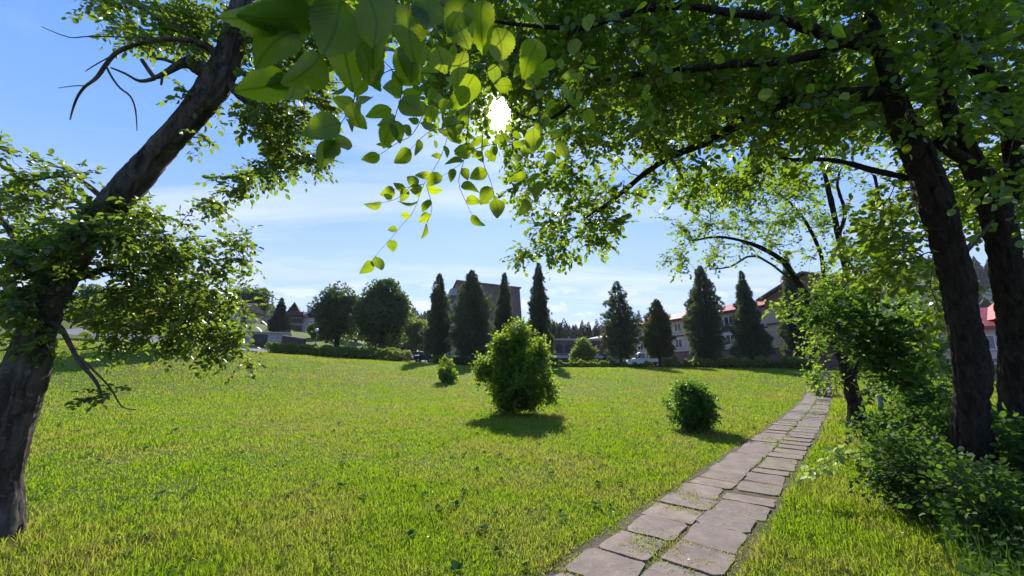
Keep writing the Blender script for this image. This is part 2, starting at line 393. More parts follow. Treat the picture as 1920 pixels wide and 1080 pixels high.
# soil bed under the slabs
k0 = None
for j in range(int(PL)*2+1):
    ss = j*.5; l = pathpt(ss, -.62); r = pathpt(ss, .62)
    i0 = len(mb.v); mb.v += [(l[0], l[1], H(*l)+.011), (r[0], r[1], H(*r)+.011)]
    if k0 is not None: mb.f.append((k0, k0+1, i0+1, i0)); mb.m.append(1)
    k0 = i0
tag(mb.build('path', [M['slab'], M['soil']]), kind='structure')
def path_sn(x, y):
    dx = x-A0[0]; dy = y-A0[1]; s = dx*PD[0]+dy*PD[1]; n = dx*PN[0]+dy*PN[1] - (.22*np.sin(s*.11-.3)-.03); return s, n

# ------------------------------------------------------------------ grass
def blades(x, y, h, wd, lean=.5, zoff=0):
    n = len(x); z = hz_(x, y)+zoff
    az = rng.uniform(0, 2*np.pi, n); la = rng.uniform(0, 2*np.pi, n); ln = np.abs(rng.normal(0, lean, n))*h
    ax = np.cos(az); ay = np.sin(az); lx = np.cos(la)*ln; ly = np.sin(la)*ln
    p = np.stack([x, y, z], 1); sd_ = np.stack([ax, ay, 0*ax], 1)*wd[:, None]*.5
    mid = p+np.stack([lx*.35, ly*.35, h*.6], 1); tip = p+np.stack([lx, ly, h*np.clip(1-.25*(ln/h)**2, .5, 1)], 1)
    V = np.stack([p-sd_, p+sd_, mid+sd_*.8, mid-sd_*.8, tip], 1).reshape(-1, 3)
    i = np.arange(n)*5
    return V, np.stack([i, i+1, i+2, i+3], 1), np.stack([i+3, i+2, i+4], 1)
def sample_r(n, r0, r1, e, azm=R(60)):
    # density ~ r^-e
    u = rng.random(n); k = 2-e
    r = (r0**k+u*(r1**k-r0**k))**(1/k); a = rng.uniform(-azm, azm, n); return r*np.sin(a), r*np.cos(a), r
x, y, r = sample_r(960000, 1.3, 62, 1.75, R(61))
s_, n_ = path_sn(x, y)
keep = np.ones(len(x), bool)
onp = (np.abs(n_) < .60) & (s_ > 0) & (s_ < PL)
gapn = vnoise(x, y, 2.3)
gap = onp & (((np.abs(n_) < .022+.95*np.clip(gapn-.40, 0, 1))) | (np.abs(n_) > .43+.15*vnoise(x, y, 3.7)))
jd = np.full(len(x), 9.0)
for sd_i in (0, 1):
    e_ = np.array(sorted([q[0] for q in slabs if (q[2] < 0) == (sd_i == 0)])); m_ = (n_ < 0) == (sd_i == 0); ii = np.clip(np.searchsorted(e_, s_), 1, len(e_)-1)
    jd = np.where(m_, np.minimum(np.abs(s_-e_[ii]+.015), np.abs(s_-e_[ii-1]+.015)), jd)
gap |= onp & (jd < .028) & (vnoise(x+3, y, 1.9) > .22)
tuftm = onp & (gapn+.30*vnoise(x, y, 9) > .68) & (np.abs(n_) < .40)
keep &= (~onp) | gap | tuftm
keep &= ~((y > 47) & (x > -11))
dens = vnoise(x, y, .9)*.5+vnoise(x+31, y+9, 3.1)*.5
keep &= (rng.random(len(x)) < .25+1.25*dens)
x, y, r, s_, n_, onp = x[keep], y[keep], r[keep], s_[keep], n_[keep], onp[keep]
hh = .86*(.022+.040*vnoise(x+7, y, .55)+.038*vnoise(x, y+5, 2.7)**1.5)*rng.uniform(.55, 1.35, len(x))*(1+r/45)
hh = np.where((n_ > .6), hh*1.8, hh); hh = np.where(onp, hh*.55, hh)
hh = np.where((x < -1.5) & (y < 5) , hh*1.35, hh)
wd = rng.uniform(.0025, .0056, len(x))*(1+r/5.0)
V, q, t = blades(x, y, hh, wd, 1.0)
tag(mesh_np('grass', V, [q, t], M['grass']), 'sunlit yellow-green lawn grass with dry straw patches', 'grass', kind='stuff')
# broad-leaved weeds in the lawn
def tmpl_leaf6(wr=.33, fold=.10, bend=.12):
    v = np.array([(0, 0, 0), (wr*.85, .28, fold), (wr*.8, .68, fold-bend*.4), (0, 1, -bend), (-wr*.8, .68, fold-bend*.4), (-wr*.85, .28, fold)], float)
    return v, [np.array([(0, 1, 2, 3)]), np.array([(0, 3, 4, 5)])]
def tmpl_round(wr=.36):
    v = np.array([(0, 0, 0), (wr*.8, .2, .06), (wr, .5, .08), (wr*.55, .82, .02), (0, 1, -.08), (-wr*.55, .82, .02), (-wr, .5, .08), (-wr*.8, .2, .06)], float)
    return v, [np.array([(0, 1, 2, 3), (0, 3, 4, 5), (0, 5, 6, 7)])]
def tmpl_spray():
    v = []; f = []
    for k, (an, l) in enumerate(((-.55, .75), (0, 1.0), (.5, .8))):
        c, s = math.sin(an), math.cos(an); i = len(v)
        v += [(0, 0, 0), (c*l*.5+s*.1, s*l*.5-c*.1, .05), (c*l, s*l, -.05), (c*l*.5-s*.1, s*l*.5+c*.1, -.02)]; f.append((i, i+1, i+2, i+3))
    return np.array(v, float), [np.array(f)]
def tmpl_big(n=23, curl=-.20, fold=.12, skew=0):
    """wide serrated leaf with midrib, returns verts, faces, uv"""
    v = []; uv = []; f = []
    prof = lambda t: .40*math.sin(math.pi*min(1, t)**.78)**.75*(1-.25*t) if 0 < t < 1 else 0
    for j in range(n):
        t = j/(n-1); wdt = prof(t) if j < n-1 else 0
        ser = (1+.035*(1 if j % 2 else -1)) if 0 < j < n-1 else 1
        bend = curl*t*t+.02
        for sgn in (-1, -.5, 0, .5, 1):
            e = wdt*ser*sgn
            yy = t+(.022 if (abs(sgn) == 1 and j % 2 and j < n-1) else 0)
            v.append((e+skew*math.sin(t*3.1), yy, bend+fold*abs(e)+.022*math.sin(t*9+sgn*3))); uv.append((e, yy))
    for j in range(n-1):
        for k in range(4): i = j*5+k; f.append((i, i+1, i+6, i+5))
    return np.array(v, float), [np.array(f)], np.array(uv)
def norm(a): return a/np.maximum(np.linalg.norm(a, axis=-1, keepdims=True), 1e-9)
def sun_ok(p, size, rad=32):
    """keep a hole in the foliage towards the sun"""
    d = p-np.array([0, 0, CAMZ]); t = d[:, 0]*0+d[:, 1]*CP+d[:, 2]*SP; t = np.maximum(t, .05)
    u = d[:, 0]/t*F+960; v = 540-(-d[:, 1]*SP+d[:, 2]*CP)/t*F
    return np.hypot((u-938)*1.35, v-212) > (rad+size*F/t*.45)*rng.uniform(.55, 1.25, len(p))
def leaves(tm, pos, axis, nrm, size, wscale=None):
    """instance a template; returns V, faces, uv"""
    tv, tf = tm[0], tm[1]
    axis = norm(axis); side = norm(np.cross(axis, nrm)); n2 = np.cross(side, axis)
    n = len(pos); s = size[:, None, None]
    W = 1 if wscale is None else wscale[:, None, None]
    V = pos[:, None, :]+s*(W*tv[None, :, 0:1]*side[:, None, :]+tv[None, :, 1:2]*axis[:, None, :]+tv[None, :, 2:3]*n2[:, None, :])
    k = tv.shape[0]; off = (np.arange(n)*k)[:, None, None]
    Fs = [(f[None]+off).reshape(-1, f.shape[1]) for f in tf]
    uv = np.tile(tm[2], (n, 1)) if len(tm) > 2 else None
    return V.reshape(-1, 3), Fs, uv
LEAF6 = tmpl_leaf6(); ROUND = tmpl_round(); SPRAY = tmpl_spray(); BIG = tmpl_big()
wx, wy, wr_ = sample_r(420, 2.0, 22, 1.6, R(58)); s_, n_ = path_sn(wx, wy); k = (np.abs(n_) > .7); wx, wy = wx[k], wy[k]
pos = []; axs = []; nr = []; sz = []
for a_, b_ in zip(wx, wy):
    m_ = random.randint(4, 8); s0 = random.uniform(.04, .09)
    for j in range(m_):
        an = 2*math.pi*(j+random.random()*.6)/m_; pos.append((a_, b_, H(a_, b_)+.03)); axs.append((math.cos(an), math.sin(an), random.uniform(.35, .9))); nr.append((0, 0, 1)); sz.append(s0*random.uniform(.7, 1.2))
V, Fc, _ = leaves(ROUND, np.array(pos), np.array(axs), np.array(nr), np.array(sz))
tag(mesh_np('weeds', V, Fc, M['weed']), 'small broad-leaved weeds scattered through the lawn', 'weeds', kind='stuff')
# daisies and dandelion clocks: uncountable specks
mb = MB()
fx, fy, fr_ = sample_r(34, 3, 18, 1.5, R(52))
for a_, b_ in zip(fx, fy):
    z = H(a_, b_)+.085; mb.cyl((a_, b_), .009, z, z+.006, n=7, mi=0); mb.cyl((a_, b_), .0015, z-.08, z, n=3, mi=1)
tag(mb.build('lawn_flowers', [M['white'], M['weed']]), 'tiny white flowers dotted in the lawn', 'flowers', kind='stuff')

# ------------------------------------------------------------------ woody growth
class Tree:
    def __init__(s): s.p = []; s.par = []; s.fix = []; s.w = []
    def limb(s, pts, start=None, sub=3):
        """pts: [(pos3, radius)], start = node index to branch from"""
        prev = start; ids = []
        P_ = [np.array(p, float) for p, _ in pts]; Rr = [r for _, r in pts]
        if start is not None: P_ = [s.p[start]]+P_; Rr = [Rr[0]]+Rr
        n = len(P_)
        for i in range(n-1):
            p0 = P_[max(i-1, 0)]; p1 = P_[i]; p2 = P_[i+1]; p3 = P_[min(i+2, n-1)]
            for j in range(sub):
                if i == 0 and j == 0 and start is not None: continue
                t = j/sub
                q = .5*((2*p1)+(-p0+p2)*t+(2*p0-5*p1+4*p2-p3)*t*t+(-p0+3*p1-3*p2+p3)*t**3)
                prev = s.add(q, prev, Rr[i]*(1-t)+Rr[i+1]*t); ids.append(prev)
        prev = s.add(P_[-1], prev, Rr[-1]); ids.append(prev)
        return ids
    def add(s, p, par, fix=0):
        s.p.append(np.array(p, float)); s.par.append(-1 if par is None else par); s.fix.append(fix); s.w.append(0); return len(s.p)-1
    def attach(s, targets, wig=.12, seg=.3, tip_r=.003, sag=.0, noroot=None):
        tips = []
        T = np.asarray(targets); sk = np.array(s.p)
        d0 = np.array([np.min(np.linalg.norm(sk-t, axis=1)) for t in T]); order = np.argsort(d0)
        P_ = np.zeros((len(sk)+len(T)*14, 3)); n = len(sk); P_[:n] = sk
        for oi in order:
            t = T[oi]; d = np.linalg.norm(P_[:n]-t, axis=1)
            up = np.maximum(P_[:n, 2]-t[2], 0)*.25
            if noroot is not None: d = d+np.where(np.arange(n) < noroot, 3.0, 0)
            j = int(np.argmin(d+up)); L_ = np.linalg.norm(P_[j]-t)
            k = int(max(2, min(9, math.ceil(L_/seg))))
            gp = s.par[j]; dirp = norm(P_[j]-P_[gp]) if gp >= 0 else np.array([0, 0, 1.])
            c = P_[j]+dirp*L_*.35+np.array([0, 0, .08*L_])
            prev = j
            for q in range(1, k+1):
                u = q/k; pp = (1-u)**2*P_[j]+2*u*(1-u)*c+u*u*t
                if q < k: pp = pp+rng.normal(0, wig*L_/k, 3)
                pp[2] -= sag*L_*u*u*.0
                prev = s.add(pp, prev, 0); P_[n] = pp; n += 1
            s.w[prev] = 1; tips.append(prev)
        return tips
    def radii(s, tip_r=.003, ex=2.25):
        n = len(s.p); acc = np.zeros(n); r = np.zeros(n)
        for i in range(n-1, -1, -1):
            if s.w[i]: acc[i] += tip_r**ex
            a = max(acc[i], tip_r**ex*.5); r[i] = a**(1/ex)
            if s.par[i] >= 0: acc[s.par[i]] += a*1.0
        for i in range(n):
            if s.fix[i]: r[i] = s.fix[i]
            elif s.par[i] >= 0: r[i] = min(r[i], r[s.par[i]]*.92)
        s.r = r; return r
    def chains(s):
        ch = [[] for _ in s.p]
        for i, q in enumerate(s.par):
            if q >= 0: ch[q].append(i)
        out = []; st = [(i, None) for i, q in enumerate(s.par) if q < 0]
        while st:
            i, par = st.pop(); c = ([par] if par is not None else [])+[i]
            while ch[i]:
                k = sorted(ch[i], key=lambda a: -s.r[a]); 
                for o in k[1:]: st.append((o, i))
                i = k[0]; c.append(i)
            out.append(c)
        return out
    def mesh(s, chains, rough=0):
        V = []; Q = []; nv = 0
        for c in chains:
            pts = np.array([s.p[i] for i in c]); rr = np.array([s.r[i] for i in c])
            if len(c) > 1 and c[0] != -1 and s.par[c[1]] == c[0] and s.r[c[0]] > 1.25*rr[1]: rr[0] = rr[1]*1.25
            mr = rr.max()
            if mr > .03:   # resample thick limbs
                cum = np.concatenate([[0], np.cumsum(np.linalg.norm(np.diff(pts, axis=0), axis=1))])
                m_ = int(max(len(c), cum[-1]/max(mr*.11, .014))); m_ = min(m_, 420); u = np.linspace(0, cum[-1], m_)
                pts = np.stack([np.interp(u, cum, pts[:, k]) for k in range(3)], 1); rr = np.interp(u, cum, rr)
                for _ in range(12): pts[1:-1] = pts[1:-1]*.5+(pts[:-2]+pts[2:])*.25
            sides = 64 if mr > .14 else 28 if mr > .08 else (12 if mr > .03 else (6 if mr > .010 else 4))
            n = len(pts); tg = np.gradient(pts, axis=0); tg = norm(tg)
            up = np.array([1., 0, 0]) if abs(tg[0][0]) < .8 else np.array([0, 1., 0])
            rings = []
            for i in range(n):
                up = norm(up-tg[i]*np.dot(up, tg[i])); sd_ = np.cross(tg[i], up)
                an = np.arange(sides)*2*np.pi/sides
                ring = pts[i]+rr[i]*(np.cos(an)[:, None]*up+np.sin(an)[:, None]*sd_)
                if mr > .03 and rough:
                    for k in range(sides):
                        q = Vector(ring[k]); a1 = an[k]
                        f = mnoise.noise(q*(.45/max(mr, .05)))*.22+mnoise.noise(Vector((math.cos(a1)*5, math.sin(a1)*5, q.z*1.6)))*.16+mnoise.noise(q*18)*.07+mnoise.noise(Vector((q.x*30, q.y*30, q.z*9)))*.07
                        f += .05*(1-abs(mnoise.noise(Vector((q.x*42, q.y*42, q.z*11))))*2)+.035*mnoise.noise(q*60)
                        ring[k] += (ring[k]-pts[i])*f*rough
                rings.append(ring)
            V.append(np.concatenate(rings)); 
            a_ = np.arange(n-1)[:, None]*sides; k = np.arange(sides)[None]; k2 = (k+1) % sides
            q = np.stack([a_+k, a_+k2, a_+sides+k2, a_+sides+k], 2).reshape(-1, 4)+nv
            Q.append(q); nv += n*sides
        return np.concatenate(V), [np.concatenate(Q)]
def sprigs(tree, tips, nsp, nleaf, ln, size, droop=.2, tmpl=None, flat=.6, spread=1.0, twig_r=.0016, sizevar=.3, sunhole=True, updir=0):
    """short leafy shoots at each tip: returns leaf mesh data and shoot tubes"""
    tmpl = tmpl or LEAF6
    P_ = []; A_ = []; N_ = []; S_ = []; tv = []; tq = []; nv = 0
    for ti in tips:
        p = tree.p[ti]; par = tree.p[tree.par[ti]]; d0 = norm(p-par)
        for k in range(nsp):
            d = norm(d0*.7+rng.normal(0, .62*spread, 3)+np.array([0, 0, -droop*.5+updir])); 
            st = p-d0*rng.uniform(0, .9)*ln*.6; L_ = ln*rng.uniform(.55, 1.25)
            sd_ = norm(np.cross(d, [0, 0, 1.])+1e-6)
            m_ = max(2, int(nleaf*rng.uniform(.7, 1.25)))
            pts = []
            for j in range(4):
                u = j/3; pts.append(st+d*L_*u+np.array([0, 0, -droop*L_*u*u]))
            for j in range(m_):
                u = (j+.6)/m_; q = st+d*L_*u+np.array([0, 0, -droop*L_*u*u]); sg = 1 if j % 2 else -1
                ax = norm(d*(.55+.3*(j == m_-1))+sd_*sg*(.9 if j < m_-1 else .1)+np.array([0, 0, -.25])+rng.normal(0, .25, 3))
                P_.append(q); A_.append(ax); N_.append(norm(np.array([0, 0, 1.])*flat+rng.normal(0, .55, 3))); S_.append(size*rng.uniform(1-sizevar, 1+sizevar)*(.75+.35*u))
            # 3-sided shoot
            pts = np.array(pts); up = norm(np.cross(d, sd_)); rg = []
            for j in range(4):
                rr = twig_r*(1-.2*j); rg.append(np.stack([pts[j]+sd_*rr, pts[j]-sd_*rr*.5+up*rr*.87, pts[j]-sd_*rr*.5-up*rr*.87]))
            tv.append(np.concatenate(rg)); 
            for j in range(3):
                for e in range(3): a_ = nv+j*3+e; b_ = nv+j*3+(e+1) % 3; tq.append((a_, b_, b_+3, a_+3))
            nv += 12
    P_, A_, N_, S_ = map(np.array, (P_, A_, N_, S_))
    if sunhole:
        k = sun_ok(P_+A_*S_[:, None]*.5, S_); P_, A_, N_, S_ = P_[k], A_[k], N_[k], S_[k]
    V, Fc, uv = leaves(tmpl, P_, A_, N_, S_, rng.uniform(.8, 1.2, len(S_)))
    return (V, Fc, uv), (np.concatenate(tv), [np.array(tq)])
def join(parts):
    V = []; Fd = {}; UV = []; off = 0
    for V_, Fc, *rest in parts:
        V.append(V_)
        for f in Fc: Fd.setdefault(f.shape[1], []).append(f+off)
        if rest and rest[0] is not None: UV.append(rest[0])
        off += len(V_)
    return np.concatenate(V), [np.concatenate(v) for v in Fd.values()], (np.concatenate(UV) if len(UV) == len(parts) else None)
def blob(px, py, t, rx, ry, rt, n):
    """points in an ellipsoid centred where that pixel column and row lie at depth t"""
    o = []; 
    while len(o) < n:
        q = rng.uniform(-1, 1, 3)
        if q@q < 1: o.append(P(px+q[0]*rx, py+q[1]*ry, t+q[2]*rt))
    return o
def finish(tree, name, label, cat, base, trunkmat, leafparts, leafmat, rough=1.0, thick=.03, group=None, extra=None, twigmat=None, tip_r=.003, shoots=None):
    tree.radii(tip_r); ch = tree.chains(); off = np.array([base[0], base[1], base[2]])
    root = empty(name, base); tag(root, label, cat, group)
    big = [c for c in ch if max(tree.r[i] for i in c[1:] or c) > thick]; small = [c for c in ch if c not in big]
    if big:
        V, Fc = tree.mesh(big, rough); mesh_np('trunk', V-off, Fc, trunkmat, root, smooth=True)
    parts = []
    if small: V, Fc = tree.mesh(small, 0); parts.append((V, Fc))
    if shoots: parts += shoots
    if parts:
        V, Fc, _ = join(parts); mesh_np('branches' if big else 'stems', V-off, Fc, twigmat or M['twig'], root, smooth=True)
    V, Fc, uv = join(leafparts); mesh_np('crown' if big else 'foliage', V-off, Fc, leafmat, root, uv=uv)
    return root

# ---------------- leaning plum tree on the left
def px_limb(tree, pts, start=None, sub=3):
    return tree.limb([(P(a, b, t), r*t/F*F/math.hypot(F, a-960)) for a, b, t, r in pts], start, sub)
T = Tree()
bz = P(-8, 1000, 3.75)+np.array([-.05, -.04, 0]); bz[2] = H(bz[0], bz[1])
tr = T.limb([((bz[0], bz[1], bz[2]-.6), .34), ((bz[0], bz[1], bz[2]), .245), (P(-6, 960, 3.78), .185), (P(-6, 900, 3.8), .16), (P(16, 800, 3.86), .165), (P(46, 709, 3.92), .17), (P(66, 632, 4.0), .135),
             (P(104, 540, 4.05), .125), (P(160, 445, 4.1), .13), (P(228, 365, 4.15), .125), (P(287, 296, 4.2), .120), (P(355, 222, 4.25), .122), (P(400, 165, 4.3), .14), (P(425, 120, 4.35), .125), (P(445, 40, 4.4), .105), (P(470, -60, 4.5), .09), (P(500, -170, 4.7), .07)], None, 3)
def near(T, px, py, t):
    q = P(px, py, t); return int(np.argmin([np.linalg.norm(p-q) for p in T.p]))
# dead snag branches on the burl
n0 = near(T, 400, 140, 4.3)
bl = px_limb(T, [(360, 118, 4.2, 17), (336, 122, 4.15, 8), (305, 140, 4.1, 6), (290, 147, 4.1, 5), (262, 152, 4.1, 4), (235, 138, 4.1, 3), (208, 127, 4.1, 2)], n0)
px_limb(T, [(303, 155, 4.1, 3), (302, 160, 4.1, 2)], bl[8]); px_limb(T, [(278, 130, 4.1, 5), (266, 112, 4.1, 4.5)], bl[11]); px_limb(T, [(310, 112, 4.1, 4), (293, 110, 4.1, 3)], bl[5])
b2 = px_limb(T, [(400, 95, 4.2, 9), (350, 75, 4.1, 6), (300, 74, 4.05, 5), (278, 78, 4, 5), (240, 88, 4, 5), (215, 101, 4, 5), (198, 122, 4, 5), (180, 148, 4, 4), (160, 161, 4, 3.5), (145, 182, 4, 3), (138, 200, 4, 2.5), (131, 225, 4, 1.2)], n0)
q = [i for i in b2]; k = min(q, key=lambda i: np.linalg.norm(T.p[i]-P(198, 122, 4)))
px_limb(T, [(210, 145, 4, 3), (225, 165, 4, 2.6), (244, 180, 4, 2.4), (254, 205, 4, 2), (257, 245, 4, 1)], k)
k = min(q, key=lambda i: np.linalg.norm(T.p[i]-P(160, 161, 4))); px_limb(T, [(140, 161, 4, 1.8), (109, 165, 4, 1)], k)
k = min(q, key=lambda i: np.linalg.norm(T.p[i]-P(215, 101, 4))); px_limb(T, [(180, 68, 4, 2), (130, 70, 4, 1.6), (78, 50, 4, 1)], b2[6]); px_limb(T, [(175, 124, 4, 1.8), (160, 134, 4, 1)], k)
# lower limbs
n1 = near(T, 100, 545, 4.05); l1 = px_limb(T, [(150, 520, 4.2, 10), (230, 500, 4.5, 8), (320, 530, 4.8, 6), (400, 580, 5.0, 4)], n1)
l2 = px_limb(T, [(110, 610, 3.95, 7), (128, 640, 3.95, 6), (150, 680, 3.9, 5), (180, 715, 3.9, 4), (192, 745, 3.9, 2.5)], near(T, 80, 600, 4.0))
px_limb(T, [(160, 680, 3.9, 3), (205, 725, 3.9, 2), (228, 762, 3.9, 1.5), (255, 768, 3.9, 1)], l2[7])
px_limb(T, [(60, 500, 4.0, 9), (10, 420, 4.0, 7), (-40, 380, 4, 5)], near(T, 110, 530, 4.05))
px_limb(T, [(180, 360, 4.2, 7), (130, 330, 4.2, 5), (60, 340, 4.2, 3), (0, 365, 4.2, 2), ], near(T, 200, 400, 4.1))
px_limb(T, [(450, 180, 4.3, 9), (500, 210, 4.4, 6), (530, 270, 4.5, 4), (560, 330, 4.6, 2.5)], near(T, 420, 130, 4.3))
px_limb(T, [(330, 40, 4.5, 9), (230, 0, 4.7, 6)], near(T, 420, 110, 4.35))
px_limb(T, [(520, 60, 4.5, 9), (590, 30, 4.7, 6)], near(T, 440, 60, 4.4))
nfix = len(T.p)
tg = []
for b_ in [(300, 40, 4.5, 110, 55, .5, 30), (200, 8, 4.6, 70, 25, .4, 5), (380, 60, 4.4, 60, 70, .4, 18), (350, 170, 4.2, 15, 15, .2, 1), (400, 230, 4.2, 40, 40, .3, 2), (520, 190, 4.4, 80, 80, .5, 44), (530, 280, 4.5, 65, 60, .4, 20),
           (470, 340, 4.5, 60, 30, .3, 6), (600, 320, 4.6, 40, 40, .2, 3), (560, 90, 4.6, 110, 70, .6, 36), (620, 200, 4.7, 30, 70, .4, 8), (520, 80, 4.5, 90, 90, .5, 26),
           (110, 440, 4.2, 110, 70, .6, 38), (60, 500, 4.1, 90, 80, .5, 26), (200, 420, 4.0, 70, 60, .4, 20), (280, 450, 4.5, 110, 90, .6, 40), (330, 540, 4.7, 130, 80, .6, 52), (410, 600, 4.9, 60, 60, .4, 18),
           (370, 640, 4.8, 90, 45, .4, 14), (250, 580, 4.6, 100, 60, .5, 26), (230, 640, 4.4, 80, 40, .3, 8), (60, 620, 3.95, 40, 40, .3, 8), (20, 560, 4.0, 50, 60, .4, 14), (410, 390, 4.7, 45, 20, .3, 5), (430, 470, 4.8, 40, 50, .3, 8),
           (90, 330, 4.2, 70, 30, .3, 9), (8, 262, 4.0, 14, 10, .2, 1), (440, 655, 4.9, 25, 25, .2, 4), (190, 745, 3.9, 8, 8, .1, 2), (30, 690, 3.9, 10, 20, .2, 0), (10, 360, 4.1, 50, 40, .3, 8), (462, 690, 4.9, 10, 20, .2, 1)]:
    tg += blob(*b_)
# crown above the frame
for c, r_, n_ in (((-2.3, 4.4, 6.9), 1.2, 60), ((-4.2, 4.6, 6.6), .9, 24), ((-1.0, 4.4, 6.6), .8, 26)):
    for _ in range(n_):
        v = norm(rng.normal(0, 1, 3))*r_*rng.uniform(.4, 1); tg.append(np.array(c)+v*np.array([1.2, 1, .7]))
tips = T.attach(tg, .22, .16, noroot=30)
lf, shs = sprigs(T, tips, 7, 8, .22, .064, .25, LEAF6, .45)
finish(T, 'leaning_tree', 'thick-trunked leaning fruit tree with bare dead snags, at the left edge of the lawn', 'tree', bz, M['barkL'], [lf], M['leafL'], .75, .03, tip_r=.0022, shoots=[shs])

# ---------------- big multi-stem elm on the right with the overhanging canopy
T = Tree(); bz = hit(1842, 965)
tr = T.limb([((bz[0], bz[1], bz[2]-.4), .27), ((bz[0], bz[1], bz[2]+.02), .21), (P(1838, 900, 4.45), 0.156), (P(1822, 800, 4.4), 0.136), (P(1820, 680, 4.35), 0.126), (P(1798, 570, 4.3), 0.122), (P(1788, 500, 4.3), 0.126), (P(1750, 370, 4.25), 0.129), (P(1726, 300, 4.2), 0.126), (P(1686, 220, 4.15), 0.092), (P(1668, 150, 4.1), 0.075), (P(1640, 60, 4.1), 0.061), (P(1600, -60, 4.2), 0.048), (P(1560, -200, 4.5), 0.034)], None, 3)
tb = T.limb([((bz[0]+.75, bz[1]+.5, H(bz[0]+.75, bz[1]+.5)-.4), .25), ((bz[0]+.75, bz[1]+.5, H(bz[0]+.75, bz[1]+.5)+.02), .19), (P(1912, 820, 4.8), 0.150), (P(1905, 700, 4.8), 0.143), (P(1900, 600, 4.75), 0.136), (P(1884, 480, 4.7), 0.129), (P(1855, 370, 4.6), 0.116), (P(1820, 300, 4.45), 0.102), (P(1790, 240, 4.4), 0.075), (P(1765, 150, 4.4), 0.061), (P(1750, 20, 4.5), 0.048), (P(1740, -150, 4.8), 0.034)], None, 3)
px_limb(T, [(1890, 200, 4.6, 22), (1850, 140, 4.6, 18), (1800, 40, 4.7, 14), (1790, -80, 4.9, 10)], near(T, 1884, 470, 4.7)) if 0 else px_limb(T, [(1905, 330, 4.7, 26), (1900, 240, 4.7, 24), (1850, 150, 4.7, 20), (1800, 60, 4.8, 14), (1770, -80, 4.9, 10)], near(T, 1870, 420, 4.65))
px_limb(T, [(1790, 290, 4.3, 14), (1762, 262, 4.25, 16)], near(T, 1820, 300, 4.45))
nf0 = len(T.p)
A1 = px_limb(T, [(1560, 180, 4.3, 16), (1480, 190, 4.5, 13), (1400, 225, 4.9, 11), (1318, 270, 5.3, 8), (1236, 305, 5.7, 6), (1139, 383, 6.1, 4), (1098, 408, 6.3, 2.5)], near(T, 1672, 170, 4.1))
A2 = px_limb(T, [(1560, 70, 4.1, 13), (1470, 38, 4.0, 10), (1380, 25, 3.9, 8), (1290, 12, 3.9, 6.5), (1200, 18, 3.9, 7), (1095, 52, 3.9, 5), (1050, 52, 3.9, 4), (960, 45, 3.9, 3), (860, 30, 3.9, 3), (740, 40, 3.9, 2)], near(T, 1655, 100, 4.1))
A3 = px_limb(T, [(1500, 110, 4.1, 10), (1380, 120, 4.2, 8), (1250, 135, 4.3, 6), (1180, 142, 4.4, 5), (1110, 165, 4.5, 4), (1040, 220, 4.6, 3), (1000, 225, 4.8, 2)], near(T, 1640, 60, 4.1))
A4 = px_limb(T, [(1520, -60, 4.2, 12), (1350, -120, 4.0, 10), (1150, -100, 3.6, 8), (980, -60, 3.1, 7), (860, -20, 2.4, 5)], near(T, 1610, -40, 4.2))
A5 = px_limb(T, [(1640, 320, 4.6, 7), (1560, 300, 5.0, 5), (1480, 300, 5.5, 4)], near(T, 1740, 345, 4.25))
A6 = px_limb(T, [(1840, 440, 4.5, 5), (1868, 405, 4.6, 4)], near(T, 1790, 500, 4.3))
def bound(px): return np.interp(px, [600, 680, 760, 860, 930, 960, 1000, 1150, 1185, 1240, 1300, 1400, 1500, 1560, 1610, 1660, 1700, 1800, 1920], [50, 80, 90, 140, 200, 380, 430, 430, 370, 330, 310, 300, 290, 250, 210, 210, 380, 430, 480])
tg = []
while len(tg) < 1150:
    px = rng.uniform(620, 1960); py = rng.uniform(-80, 500)
    if py > bound(px): continue
    if px < 1000 and rng.random() < .2: continue
    t_ = rng.uniform(3.6, 8.0) if px < 1600 else rng.uniform(3.4, 6.5)
    if py > 250 and px < 1300: t_ = rng.uniform(5.2, 6.8)
    tg.append(P(px, py, t_))
tg += blob(980, 480, 6.4, 30, 14, .3, 5)+blob(1040, 455, 6.3, 70, 35, .4, 16)+blob(1130, 440, 6.3, 40, 35, .3, 10)+blob(1160, 60, 5, 250, 80, 1.2, 60)+blob(1350, 180, 5.2, 200, 90, 1.2, 90)+blob(1560, 200, 5, 120, 80, 1, 50)
for c, rr_, n_ in (((3.5, 5.0, 7.6), (4.2, 2.6, 1.7), 260), ((6.5, 5.5, 6.0), (2.0, 2.5, 2.5), 110), ((1.0, 4.2, 6.2), (2.0, 1.4, .9), 100)):
    for _ in range(n_):
        v = norm(rng.normal(0, 1, 3))*rng.uniform(.3, 1)**.5; q = np.array(c)+v*np.array(rr_); tg.append(q)
tg += blob(900, 140, 4.6, 150, 100, 1.0, 80)+blob(1250, 170, 7.5, 330, 110, 1.2, 200)+blob(1600, 180, 7.5, 250, 120, 1.2, 150)+blob(1660, 460, 5.5, 90, 90, 1.2, 46)+blob(1760, 560, 6, 60, 120, 1.0, 26)+blob(1930, 420, 5.9, 40, 140, .6, 16)+blob(1840, 300, 5.8, 120, 120, 1.0, 40)
tg += blob(1330, 350, 7, 90, 35, .5, 26)+blob(1440, 330, 7, 90, 35, .5, 26)
